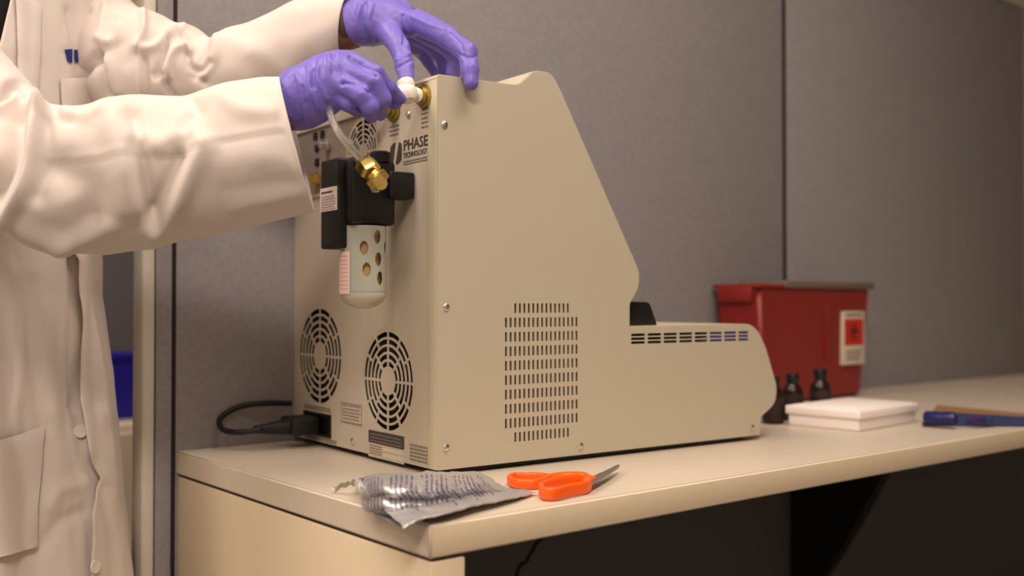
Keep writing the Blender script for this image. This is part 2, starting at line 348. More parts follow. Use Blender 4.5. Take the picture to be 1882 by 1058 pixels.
# aisle beyond the partition end
struct('wall_aisle', bx(-1.2, 2.35, 0, .9, 2.41, 1.62), 'dgrey', label='dark grey partition across the aisle')
cab = empty('storage_cabinet', (.3, 1.75, 0), 'beige low storage cabinet in the aisle behind the partition end', 'cabinet')
c0 = ony(236, 778, 1.6)[2]
link('cabinet_body', bx(.0, 1.6, .06, .62, 2.0, c0, .006), 'beige', cab)
link('cabinet_base', bx(.01, 1.62, 0, .61, 1.99, .06), 'darkgap', cab)
for k in range(2): d = link('door', bx(.01+k*.302, 1.583, .08, .308+k*.302, 1.6, c0-.02, .003), 'beige', cab); link('handle', tube([(.27+k*.07, 1.578, .4), (.27+k*.07, 1.566, .41), (.27+k*.07, 1.566, .5), (.27+k*.07, 1.578, .51)], .004, 8, 20), 'steel', d)
bn = empty('blue_bin', (.3, 1.75, c0), 'bright blue plastic bin on the low cabinet beyond the partition', 'bin')
bh = ony(232, 655, 1.62)[2]
bm_ = lathe([(.105, 0), (.13, bh-c0-.012), (.137, bh-c0-.012), (.137, bh-c0), (.124, bh-c0), (.100, .006), (0.001, .006)], 4, (0, 0, 0)); xform(bm_, Matrix.Translation((.26, 1.78, c0+.0005)) @ Matrix.Rotation(math.pi/4, 4, 'Z') @ Matrix.Diagonal((1, 1, 1, 1)))
link('bin_body', bm_, 'bin', bn)
link('bin_rim', bx(.26-.1, 1.78-.1, bh-.006, .26+.1, 1.78-.094, bh+.004, .001), 'bin', bn)

# ============================================================ DESK
desk = empty('desk', (.9, .32, 0), 'long cream laminate desk carrying the machine against the grey partition', 'desk')
TZ = .0325
bmt = bmesh.new(); bmesh.ops.create_cube(bmt, size=1); bmesh.ops.scale(bmt, vec=(2.6, WY-.0, TZ), verts=bmt.verts); bmesh.ops.translate(bmt, vec=(1.3, WY/2-.0004, ZT-TZ/2), verts=bmt.verts)
bmesh.ops.bevel(bmt, geom=bmt.edges[:], offset=.0022, segments=3, affect='EDGES')
link('worktop', sharpen(bm2me(bmt), 50), 'laminate', desk)
link('edge_band', bx(.0022, -.0012, ZT-TZ+.0018, 2.5978, .0008, ZT-.0018, .0005), 'laminate_edge', desk)
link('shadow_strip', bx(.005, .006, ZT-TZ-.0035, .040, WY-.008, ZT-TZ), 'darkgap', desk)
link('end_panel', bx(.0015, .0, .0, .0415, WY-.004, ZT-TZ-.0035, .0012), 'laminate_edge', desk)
link('desk_shade_panel', bx(.0418, WY-.02, .1, 2.58, WY-.004, ZT-TZ-.001), 'dgrey', desk, label='added dark grey sheet for the shade under the desk')  # added dark sheet, its colour deepens the shade below the worktop
zz = ZT-TZ-.001
bp = [tuple(p) for p in catmull([(.330, zz-.012), (.355, .640), (.400, .558), (.462, .448), (.534, .338), (.600, .250)], 26)]
poly = [(WY-.021, zz), (.330, zz)]+bp+[(WY-.021, .250)]
link('support_bracket', prism(poly, 'x', 1.412, 1.444, 0), 'bracket', desk, label='black curved cantilever bracket')
cb = [ony(*p, .56) for p in ((1000, 968), (985, 1000), (968, 1030), (948, 1062))]; cb = [(cb[0][0]+.02, .56, ZT-TZ-.004)]+cb+[(cb[-1][0]-.03, .57, .3), (cb[-1][0]-.02, .58, .02)]
tag(link('hanging_cable', tube(cb, .0036, 8, 60), 'rubber'), 'thin black cable hanging down under the desk', 'cable')

# ============================================================ THE MACHINE
mac = empty('analyzer', M0, 'large putty coloured bench analyzer with slanted front, fan grilles and louvred side', 'machine', rz=TH)
def mp(name, me, m, parent=None, label=None, smooth=False):     # machine part, machine-space vertices
    return link(name, me, m, parent or mac, local=True, smooth=smooth, label=label)
WD = .4165; ZB = .0075
prof = [(0, ZB, .002), (0, .4896, .004), (.103, .4908, .03), (.1235, .4915, .02), (.149, .5140, .018), (.178, .5150, .02), (.1945, .4905, .03), (.3335, .2560, .03), (.3335, .234, .03), (.3155, .210, .012), (.3155, .1772, .003), (.5241, .1785, .04), (.578, .1775, .05), (.602, .140, .05), (.6270, .080, .03), (.6235, .054, .035), (.5875, .034, .012), (.5875, ZB, .002)]
P2 = round_poly(prof, 8)
# side vent: ten rows of slots, first and last shorter
slots = []
def slot_grid(u0, u1, n, v0, v1, duty=.46):
    p = (u1-u0)/(n-1+duty)
    for i in range(n): a = u0+i*p; slots.append(rect(a, v0, a+p*duty, v1))
rows = np.linspace(.2095, .0325, 12)[:0]
rh = .0123; top = .2105; bot = .0330; pitch = (top-bot-rh)/9
for r in range(10):
    v1 = top-r*pitch; v0 = v1-rh
    if r in (0, 9): slot_grid(.1165, .2065, 13, v0, v1)
    else: slot_grid(.1017, .2215, 17, v0, v1)
VO = rect(.095, .0265, .228, .217)
LO = rect(.309+.006, .1470, .575, .1725)
lou = []
for k in range(8):
    a = .3185+k*.0315
    for j in range(3): v = .1538+j*.0054; lou.append(rect(a, v, a+.0265 if k < 7 else a+.022, v+.0036))
LO = rect(.3165, .1500, .5745, .1720)
mp('side_panel', plate(P2, [VO, LO], 'y', .0008, .0016), 'case', label='putty side panel with slanted front outline')
v = mp('side_vent', plate(VO, slots, 'y', .0006, .0012), 'case')
v = mp('louvre_strip', plate(LO, lou, 'y', .0006, .0012), 'case')
mp('far_side_panel', plate(P2, [], 'y', WD-.0008, .0016), 'case')
# wrap (top, slanted front, deck, nose)
i0 = min(range(len(P2)), key=lambda i: abs(P2[i][0])+abs(P2[i][1]-.4896+.02)); 
wrap = [p for p in P2 if not (p[0] < .001 and p[1] < .484)]
k0 = min(range(len(wrap)), key=lambda i: wrap[i][0]); 
wrap = sorted([p for p in wrap], key=lambda p: P2.index(p))
cut = [p for p in wrap if not (p[1] < ZB+.0015 and p[0] < .58)]
vs = []; fs = []; cxy = np.array([.25, .2])
for (u, v_) in cut:
    vs += [(u, .0017, v_), (u, WD-.0017, v_)]
inn = []
for i in range(len(cut)-1): fs.append((2*i, 2*i+1, 2*i+3, 2*i+2))
wm = mk(vs, fs); bmw = bmesh.new(); bmw.from_mesh(wm); bmesh.ops.solidify(bmw, geom=bmw.faces[:], thickness=.0012); 
wm = sharpen(bm2me(bmw), 30); mp('top_cover', wm, 'caseskin', label='lighter moulded top and front cover')
mp('interior_chassis', prism([(.015, .012), (.57, .012), (.57, .165), (.32, .165), (.30, .23), (.18, .475), (.015, .475)], 'y', .014, WD-.01), 'dark')
mp('vent_baffle', bx(.095, .0060, .0265, .228, .0080, .217), mat('brown_grey_baffle', sr(128, 112, 94), .7))
mp('blue_reflection_block', bx(.475, .004, .150, .572, .0138, .171), 'blueled', label='added blue block standing in for a blue reflection behind the front louvres')  # block added so the last louvres show a painted blue reflection
mp('base_plate', bx(.014, .010, .0015, .560, WD-.012, ZB+.002), 'black')
for x in (.03, .54):
    for y in (.03, WD-.03): mp('foot', lathe([(.012, 0), (.013, .006), (.013, .0078)], 20, (x, y, 0)), 'rubber')
hood = round_poly([(.3165, .1775, .002), (.3165, .2135, .006), (.373, .2125, .010), (.3885, .1785, .002)], 5)
mp('sample_cover', prism(hood, 'y', .02, WD-.02, .001), 'black', label='black cover over the sample deck')
# back panel
fans = [(.3269, .1335, .0715), (.1229, .1087, .0665), (.1935, .4170, .046)]
conn = [(.0278, .4675), (.1054, .4617)]
inlet = rect(.2870, .0165, .3775, .0500)
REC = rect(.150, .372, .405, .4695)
mp('back_panel', plate(rect(.020, ZB, WD-.002, .4855), [circle(y, z, r+.003, 80) for y, z, r in fans[:2]]+[REC, inlet], 'x', .0008, .0016), 'rear')
mp('panel_flange', bx(-.0008, .0016, ZB, .0012, .0205, .4885, .0007), 'caseskin', label='lighter folded edge strip')
mp('recess_shade_panel', plate(REC, [circle(*fans[2][:2], fans[2][2]+.003, 64)], 'x', .0012, .0014), mat('hand_shadow_taupe', sr(148, 136, 126), .55))  # darker taupe paints in the shadow of the hands
mp('recess_frame', join(*[plate(rect(.146, .368, .409, .4735), [rect(.150, .372, .405, .4695)], 'x', -.0012, .003)]), 'rear')
def fan_slots(cy, cz, r, rings=5, hub=.27):
    out = []; r0 = r*hub; dr = (r-r0)/rings
    for k in range(rings):
        a = r0+dr*(k+.12); b = r0+dr*(k+.80); n = (8, 8, 8, 12, 12)[k]*1; gap = .0034
        for j in range(n):
            t0 = 2*math.pi*j/n+gap/((a+b)); t1 = 2*math.pi*(j+1)/n-gap/((a+b)); st = 7
            out.append([(cy+b*math.cos(t), cz+b*math.sin(t)) for t in np.linspace(t0, t1, st)]+[(cy+a*math.cos(t), cz+a*math.sin(t)) for t in np.linspace(t1, t0, st)])
    return out
for (y, z, r) in fans:
    f = mp('fan_grille', plate(circle(y, z, r+.003, 80), fan_slots(y, z, r), 'x', .0010, .0014), 'rear')
    blades = []
    for k in range(7):
        a = 2*math.pi*k/7; pts = []
        for rr, tw in ((.016, 0), (r*.9, .3)):
            for s in (-.30, .30): q = a+tw+s; pts.append((.010+(.004 if s > 0 else -.002), y+rr*math.cos(q), z+rr*math.sin(q)))
        blades.append(mk(pts, [(0, 1, 3, 2)]))
    blades.append(lathe([(.017, -.006), (.017, .004)], 24, (.010, y, z), (1, 0, 0)))
    link('fan_rotor', join(*blades), 'black', f, local=True)
mp('power_inlet', join(plate(inlet, [rect(.292, .0205, .3725, .046)], 'x', -.0006, .003), bx(.004, .288, .018, .010, .377, .049)), 'black', label='black power inlet socket')
for (y, z) in [(.0677, .4511), (.2178, .0202), (.022+.0, .0)][:2]: mp('screw', lathe([(.0048, 0), (.0046, .0016), (.0028, .0030), (.0005, .0034)], 16, (-.0003, y, z), (-1, 0, 0)), 'steel')
mp('post', lathe([(.0085, 0), (.0085, .004), (.0060, .005), (.0058, .013), (.0040, .0145), (.0004, .015)], 20, (0, .3000, .4395), (-1, 0, 0)), 'steel', label='small steel post')
for (x, z) in [(.0104, .4295), (.0130, .2060), (.0132, .0345), (.2265, .0193), (.5686, .0202)]:
    mp('screw', lathe([(.0046, 0), (.0044, .0014), (.0028, .0026), (.0005, .0030)], 16, (x, .0001, z), (0, -1, 0)), 'steel')
for (y, z) in [(.3363, .4408), (.3362, .4197), (.3420, .4590), (.318, .4590)]: mp('port_slot', bx(-.002, y-.006, z-.0055, .001, y+.006, z+.0055, .001), 'black')
for (y, z) in conn:
    mp('brass_port', lathe([(.0135, 0), (.0150, .001), (.0150, .004), (.0115, .005), (.0115, .009), (.0085, .0095), (.0085, .014), (.0003, .0142)], 6 if False else 28, (0, y, z), (-1, 0, 0)), 'odbrass')
mp('brass_port', lathe([(.011, 0), (.011, .006), (.008, .007), (.008, .016), (.0003, .0165)], 6, (-.0005, .3335, .3930), (-1, 0, 0)), 'brass')
def rear_txt(body, size, y, z, width, m='print_', bold=0):      # reads left to right when one faces the back panel (y decreases)
    me = text_mesh(body, size, .0002, bold); xs_ = [v.co.x for v in me.vertices]; w0 = max(xs_)-min(xs_); k = width/w0
    xform(me, Matrix.Translation((-.0005, y, z)) @ Matrix(((0, 0, -1, 0), (-1, 0, 0, 0), (0, 1, 0, 0), (0, 0, 0, 1))) @ Matrix.Diagonal((k, 1, 1, 1))); return me
mp('lettering', join(rear_txt('PHASE', .0185, .0820, .4065, .0590, bold=.0002), rear_txt('TECHNOLOGY', .0095, .0820, .3965, .0590)), 'print_')
mp('fine_print', join(*[bx(-.0006, .0230, z, .0002, .0820, z+.0012) for z in (.3912, .3880)]), 'printl')
lg = []
for sgn in (0, 1):
    y0 = .1170-sgn*.0165; pts = [(y0, .392), (y0-.0145*(.55 if sgn else 1), .392), (y0-.0145, .405), (y0-.0145, .419), (y0-.0145+.0145*(.55 if not sgn else .8)*.7, .419)]
    a = [(y0+.001, .400), (y0-.002, .392), (y0-.0085, .3915), (y0-.0150, .4190), (y0-.0105, .4195), (y0-.002, .4150)] if sgn == 0 else [(y0+.001, .3915), (y0-.004, .3905), (y0-.0135, .395), (y0-.0150, .408), (y0-.0135, .4165), (y0-.0075, .4190)]
    lg.append(prism(a, 'x', -.0006, .0002))
mp('logo', join(*lg), 'print_')
def lines(y0, y1, zs, h=.0013, m='printl', x=-.0006, ragged=True):
    out = []
    for z in zs:
        y = y0
        while y > y1+.003:
            w = random.uniform(.004, .011); out.append(bx(x, max(y-w, y1), z, x+.0008, y, z+h)); y -= w+.0016
    return join(*out)
mp('fine_print', lines(.0370, .0135, (.4510, .4455, .4400, .4345, .4290), .0020), 'printl')
mp('fine_print', lines(.1180, .0930, (.4400, .4345, .4290), .0024), 'printl')
mp('fine_print', lines(.0640, .0140, (.0310, .0265, .0220, .0175, .0130), .0022), 'printl')
mp('fine_print', lines(.3770, .2870, (.0535, .0570), .0020), 'printl'); mp('fine_print', lines(.3770, .2700, (.0095, .0125), .0020), 'printl')
def lab(name, y0, y1, z0, z1, m, x=-.0007): return mp(name, bx(x, y0, z0, .0002, y1, z1), m)
a = lab('rating_label', .1925, .2545, .0440, .0715, 'silverlabel'); link('label_print', lines(.2500, .1970, (.0670, .0620, .0575, .0530, .0485), .0018, x=-.0010), 'printl', a, local=True)
link('label_border', plate(rect(.1925, .0440, .2545, .0715), [rect(.1937, .0452, .2533, .0703)], 'x', -.0009, .0005), 'printl', a, local=True)
a = lab('warning_label', .0788, .1735, .0238, .0405, 'darklabel'); link('label_print', lines(.1680, .0850, (.0350, .0305, .0262), .0016, x=-.0010), mat('grey_print', sr(122, 112, 106), .6), a, local=True)
a = lab('serial_label', .0788, .1735, .0050, .0236, 'silverlabel')
link('label_field', join(bx(-.0010, .0820, .0165, 0, .1330, .0205), bx(-.0010, .0820, .0085, 0, .1330, .0135)), 'whitelab', a, local=True); link('label_print', lines(.1700, .1370, (.0195, .0160, .0125, .0090), .0016, x=-.0010), 'printl', a, local=True)

# filter housing hung on the back panel ------------------------------------------------
fh = empty('filter_housing', m2w((-.055, .086, .3)), 'black filter regulator with perforated clear bowl hanging on the machine back', 'filter', rz=TH)
FO = Vector((-.055, .086, .3))
def fp(name, me, m, parent=None, label=None):     # vertices in machine space -> filter's local space
    xform(me, Matrix.Translation(-FO)); return link(name, me, m, parent or fh, local=True, label=label)
BC = RL(668, 500, .055); by = BC[1]; bxx = -.055
zb_top = RL(668, 415, .055)[2]; zb_bot = RL(668, 568, .055)[2]; R0 = .0285
zh_t = RL(660, 300, .055)[2]
fp('head', join(bx(bxx-.030, by-.026, zb_top, bxx+.032, by+.030, zh_t, .005), lathe([(.024, 0), (.024, .004), (.020, .006), (.0003, .0065)], 32, (bxx+.004, by+.004, zh_t-.001))), 'black')
fp('side_block', bx(bxx-.040, by-.008, RL(616, 458, .08)[2], bxx-.010, by+.040, RL(600, 300, .08)[2], .003), 'black')
fp('mounting_bar', bx(-.036, .0515, RL(735, 364, .02)[2], -.0010, by, RL(735, 316, .02)[2], .002), 'black')
fp('adjusting_knob', lathe([(.0130, 0), (.0130, .012), (.0105, .014), (.0003, .0145)], 24, (bxx+.016, by-.014, zh_t-.001)), 'black')
# perforated guard
ug, vg = 168, 96; gz0 = zb_bot+.022; gz1 = zb_top-.001
holes = []
for (hx, hz) in [(669, 455), (674, 495), (694, 435), (696, 476), (699, 511), (709, 455), (711, 492)]:
    # nearest point of the cylinder along the photo ray
    bst = None
    for t in np.linspace(1.15, 1.4, 1200):
        w = atd(hx, hz, t)-M0; l = np.array([w@EX, w@EY, w[2]]); d = math.hypot(l[0]-bxx, l[1]-by)
        if d < R0+.0002: bst = l; break
    if bst is not None: holes.append((math.atan2(bst[1]-by, bst[0]-bxx), bst[2]))
for a_, z_ in list(holes[:2]):
    for k in range(1, 5): holes.append((a_-k*1.05 if k > 1 else a_-3.3, z_))
vs = []; fs = []
for j in range(vg+1):
    for i in range(ug): q = 2*math.pi*i/ug; vs.append((bxx+R0*math.cos(q), by+R0*math.sin(q), gz0+(gz1-gz0)*j/vg))
hr_u, hr_v = .0052, .0086
for j in range(vg):
    for i in range(ug):
        q = 2*math.pi*(i+.5)/ug; z = gz0+(gz1-gz0)*(j+.5)/vg
        if any(((((q-a_+math.pi) % (2*math.pi))-math.pi)*R0/hr_u)**2+((z-z_)/hr_v)**2 < 1 for a_, z_ in holes): continue
        fs.append((j*ug+i, j*ug+(i+1) % ug, (j+1)*ug+(i+1) % ug, (j+1)*ug+i))
bmg = bmesh.new(); bmg.from_mesh(mk(vs, fs)); bmesh.ops.delete(bmg, geom=[v for v in bmg.verts if not v.link_faces], context='VERTS')
# round the stepped hole rims by pulling rim vertices onto the ellipse
for v in bmg.verts:
    if v.is_boundary and gz0+.001 < v.co.z < gz1-.001:
        q = math.atan2(v.co.y-by, v.co.x-bxx)
        for a_, z_ in holes:
            du = (((q-a_+math.pi) % (2*math.pi))-math.pi)*R0/hr_u; dv = (v.co.z-z_)/hr_v; r = math.hypot(du, dv)
            if .7 < r < 1.35: nq = a_+du/r*hr_u/R0; v.co = Vector((bxx+R0*math.cos(nq), by+R0*math.sin(nq), z_+dv/r*hr_v)); break
bmesh.ops.solidify(bmg, geom=bmg.faces[:], thickness=.0011)
gu = fp('bowl_guard', sharpen(bm2me(bmg), 50), 'guard', label='grey perforated guard around the bowl')
fp('bowl', lathe([(max(.0003, (R0-.0003)*math.sin(t)), gz0-.003-(gz0-.003-zb_bot)*math.cos(t)) for t in np.linspace(0, math.pi/2, 12)]+[(R0-.0004, gz0)], 40, (bxx, by, 0)), 'glass', label='clear rounded bowl bottom')
fp('filter_element', lathe([(.0003, gz0-.002), (.0225, gz0-.002), (.0225, gz1-.004), (.0003, gz1-.004)], 28, (bxx, by, 0)), 'tan', label='tan filter element inside the bowl')
# labels stuck on housing: curved pink one, flat white one
vs = []; fs = []
for j in range(2):
    for i in range(9):
        q = math.radians(208-7*i); vs.append((bxx+(R0+.0011)*math.cos(q), by+(R0+.0011)*math.sin(q), (RL(630, 540, .08)[2], RL(630, 463, .08)[2])[j]))
for i in range(8): fs.append((i, i+1, 10+i, 9+i))
lb = mk(vs, fs); bml = bmesh.new(); bml.from_mesh(lb); bmesh.ops.solidify(bml, geom=bml.faces[:], thickness=.0004)
sl_ = fp('bowl_label', bm2me(bml), 'pinklab', label='pinkish white sticker')
zz0, zz1 = RL(615, 386, .095)[2], RL(615, 342, .095)[2]; LX = bxx-.0402
ly1 = by+.0395; ly0 = by-.0070
hl = fp('head_label', bx(LX-.0004, ly0, zz0, LX+.0004, ly1, zz1), 'label', label='white paper label')
def fl(parent, me, m): xform(me, Matrix.Translation(-FO)); return link('label_print', me, m, parent, local=True)
fl(hl, lines(ly1-.004, ly0+.012, (zz1-.007,), .0022, x=LX-.0008), 'print_')
fl(hl, lines(ly1-.004, ly0+.004, tuple(zz1-.012-.0032*k for k in range(6)), .0016, x=LX-.0008), 'lilac')
rp = []
zl0, zl1 = RL(630, 536, .08)[2], RL(630, 468, .08)[2]
for k in range(9):
    z = zl1-.0015-(zl1-zl0)*k/9.2; q0, q1 = math.radians(203), math.radians(random.uniform(160, 172)); r_ = R0+.0016; seg = [(bxx+r_*math.cos(q), by+r_*math.sin(q)) for q in np.linspace(q0, q1, 6)]
    v_ = [(u, w, z-h) for h in (0, .0022) for u, w in seg]; rp.append(mk(v_, [(i, i+1, 7+i, 6+i) for i in range(5)]))
fl(sl_, join(*rp), 'redlab')
# brass elbow and tube nut on the front of the head
def nut(a, b, r, n=6): a = Vector(a); b = Vector(b); L_ = (b-a).length; return lathe([(r*.86, 0), (r, L_*.12), (r, L_*.88), (r*.86, L_)], n, a, (b-a).normalized())
pA, pB, pC, pD = RL(668, 298, .108), RL(684, 318, .104), RL(688, 322, .102), RL(701, 337, .094)
fp('brass_elbow', join(nut(pA, pB, .0125), nut(pC, pD, .0128), lathe([(.007, 0), (.007, .01)], 16, Vector(pB)-Vector((0, 0, .0)), (Vector(pC)-Vector(pB)).normalized()), nut(pD-np.array([.001, 0, .0]), RL(695, 337, .075), .0085, 16)), 'brass', label='polished brass elbow fitting')
q = RL(693, 333, .0890); fp('port_ring', lathe([(.0135, 0), (.0135, .003), (.0100, .0032), (.0100, .0002)], 28, q, (-1, 0, 0)), 'steel', label='bright steel ring')

# clear tube from the brass nut up into the gloved hand, white tee at the brass port
tw = [m2w(pA), atd(645, 272, 1.165), atd(622, 243, 1.16), atd(609, 215, 1.165), atd(606, 190, 1.175), atd(625, 172, 1.19), atd(665, 165, 1.205), atd(705, 175, 1.22), atd(735, 176, 1.24)]
tag(link('tubing', tube(tw, .0042, 14, 90), 'tube'), 'clear plastic tube curving from the brass nut into the gloved hand', 'tube')
tee = empty('tee_fitting', m2w((-.03, .03, .469)), 'white plastic tee fitting between the gloved hands at the machine corner', 'fitting', rz=TH)
TO = Vector((-.03, .03, .469))
def tp(name, me, m): xform(me, Matrix.Translation(-TO)); return link(name, me, m, tee, local=True)
c1 = Vector((-.013, .0278, .4675)); c2 = Vector(RL(748, 171, .040)); c3 = Vector(RL(744, 157, .040)); c4 = Vector(RL(729, 192, .030))
dv = (c2-c1)
tp('stem', join(lathe([(.0062, 0), (.0062, dv.length)], 20, c1, dv.normalized()), lathe([(.0092, 0), (.0096, .004), (.0062, .006)], 20, c1, dv.normalized())), 'ptfe')
me = lathe([(.0004, -.0125), (.007, -.0115), (.0118, -.006), (.0128, .001), (.0112, .008), (.007, .0125), (.0004, .014)], 24, c2, (c3-c2).normalized()); tp('body', me, 'ptfe')
tp('collar', lathe([(.0095, 0), (.0105, .003), (.0105, .009), (.008, .011)], 20, c2+Vector((0, 0, .006)), (c3-c2).normalized()), 'ptfe')
t2 = empty('tube_fitting', m2w((-.02, .105, .462)), 'small white plastic fitting on the left brass port under the fingertips', 'fitting', rz=TH)
me = lathe([(.0085, 0), (.0085, .010), (.0065, .012), (.0065, .022), (.0004, .0225)], 20, (-.0142+.02, 0, 0), (-1, 0, 0)); link('fitting_body', me, 'ptfe', t2, local=True)

# power cord
pc = empty('power_cord', m2w((-.03, .332, .03)), 'black power cord looping from the inlet round the back of the machine', 'cord')
i_c = [-.0, .333, .0325]
pl = [m2w((-.001, .333, .0325)), m2w((-.05, .334, .0305))]
plug = join(*[xform(bx(-.045, .318, .0190, -.0022, .366, .0450, .004), Matrix()), lathe([(.0115, 0), (.0100, .018), (.0068, .040), (.0055, .052)], 16, (-.043, .338, .0315), (-1, .05, -.02))])
xform(plug, Matrix.Translation(Vector(M0)) @ Matrix.Rotation(TH, 4, 'Z')); link('plug', plug, 'rubber', pc, label='moulded black plug')
c0_ = m2w((-.093, .340, .0305)); 
cp = [c0_, atd(478, 789, 1.475), atd(440, 794, 1.475), atd(412, 790, 1.49), atd(403, 776, 1.505), atd(410, 762, 1.52), atd(440, 747, 1.535), atd(485, 741, 1.55), atd(535, 741, 1.575)]
for p in cp: p[1] = min(p[1], WY-.006)
cp += [np.array([.178, WY-.0042, .78]), np.array([.178, WY-.0042, .80])][:0]
link('cable', tube(cp, .0042, 10, 90), 'rubber', pc)

# ============================================================ THINGS ON THE DESK
# foil pouch: control grid (pixel x, pixel y, height above desk), along u, across v
def pouch():
    e = empty('foil_pouch', (.09, .12, ZT), 'torn silver foil pouch with printed text lying at the desk corner', 'pouch')
    # rows v: far edge -> near edge ; columns u: open left end -> right end
    G = [[(662, 877, .020), (700, 869, .028), (760, 866, .026), (820, 866, .020), (868, 866, .014), (905, 880, .006)],
         [(664, 890, .024), (705, 884, .034), (768, 880, .032), (828, 880, .026), (880, 883, .020), (922, 892, .008)],
         [(668, 906, .018), (712, 906, .026), (775, 903, .025), (838, 899, .020), (895, 898, .014), (945, 898, .006)],
         [(696, 930, .010), (740, 929, .012), (800, 920, .012), (858, 912, .010), (915, 906, .008), (968, 901, .004)],
         [(742, 968, .004), (775, 954, .008), (825, 941, .010), (880, 927, .009), (935, 916, .007), (986, 905, .003)]]
    A = np.array([[onz(x, y, ZT+h) for x, y, h in r] for r in G]); nu, nv = 72, 44
    B = np.stack([catmull(A[i], nu) for i in range(5)]); P = np.stack([catmull(B[:, j], nv) for j in range(nu)], 1)     # nv x nu x 3
    Q = P.reshape(-1, 3).copy(); w = np.array([noise.noise((p[0]*60, p[1]*60, 1))*.0022+noise.noise((p[0]*150, p[1]*150, 5))*.0008 for p in Q]); Q[:, 2] += w
    Q[:, 2] = np.maximum(Q[:, 2], ZT+.0012)
    top = Q.copy(); bot = Q.copy()
    tt = np.linspace(0, 1, nv)[:, None].repeat(nu, 1).reshape(-1); uu = np.linspace(0, 1, nu)[None].repeat(nv, 0).reshape(-1)
    prof_ = np.sin(np.pi*tt)**.7*(1-uu)**.5
    bot[:, 2] = np.where(bot[:, 1] > 0, np.maximum(ZT+.0006, top[:, 2]-.0006-.016*prof_), top[:, 2]-.0006-.002*prof_)
    vs = np.vstack([top, bot]); n = nu*nv; fs = []
    for i in range(nv-1):
        for j in range(nu-1):
            a = i*nu+j; fs.append((a, a+nu, a+nu+1, a+1)); fs.append((n+a, n+a+1, n+a+nu+1, n+a+nu))
    for i in range(nv-1): a = i*nu+nu-1; fs.append((a, a+nu, n+a+nu, n+a))
    for j in range(nu-1): fs.append((j, j+1, n+j+1, n+j)); a = (nv-1)*nu+j; fs.append((a+1, a, n+a, n+a+1))
    me = mk(vs, fs); uvl = me.uv_layers.new(name='UVMap')
    for l in me.loops: k = l.vertex_index % n; uvl.data[l.index].uv = (1-uu[k] if False else uu[k], tt[k])
    link('pouch_body', me, 'foil', e, smooth=True)
    # shiny crumpled inside at the torn end
    C = [[(662, 878, .0225), (665, 890, .0255), (669, 906, .020), (697, 930, .0105)], [(652, 884, .018), (658, 896, .018), (664, 910, .013), (690, 928, .006)], [(654, 892, .004), (664, 903, .003), (676, 916, .003), (700, 932, .002)]]
    A = np.array([[onz(x, y, ZT+h) for x, y, h in r] for r in C]); B = np.stack([catmull(A[i], 36) for i in range(3)]); P = np.stack([catmull(B[:, j], 20) for j in range(36)], 1).reshape(-1, 3)
    for p in P: v = noise.noise_vector((p[0]*110, p[1]*110, p[2]*110)); p += np.array(v)*.0035; p[2] = max(p[2], ZT+.001)
    me = mk(P, [(i*36+j, i*36+j+1, (i+1)*36+j+1, (i+1)*36+j) for i in range(19) for j in range(35)])
    link('torn_end', me, 'foilin', e, label='crumpled shiny torn end')
    C = [[(608, 893, .008), (628, 888, .012), (648, 882, .018), (668, 878, .026)], [(610, 903, .003), (630, 896, .006), (650, 893, .010), (668, 890, .018)]]
    A = np.array([[onz(x, y, ZT+h) for x, y, h in r] for r in C]); B = np.stack([catmull(A[i], 30) for i in range(2)]); P = np.stack([B[0]*(1-t)+B[1]*t for t in np.linspace(0, 1, 8)]).reshape(-1, 3)
    for p in P: p[2] = max(ZT+.001, p[2]+noise.noise((p[0]*120, p[1]*120, 3))*.004)
    me = mk(P, [(i*30+j, i*30+j+1, (i+1)*30+j+1, (i+1)*30+j) for i in range(7) for j in range(29)])
    link('torn_strip', me, 'foilgrey', e, label='thin curled strip of torn foil')
pouch()

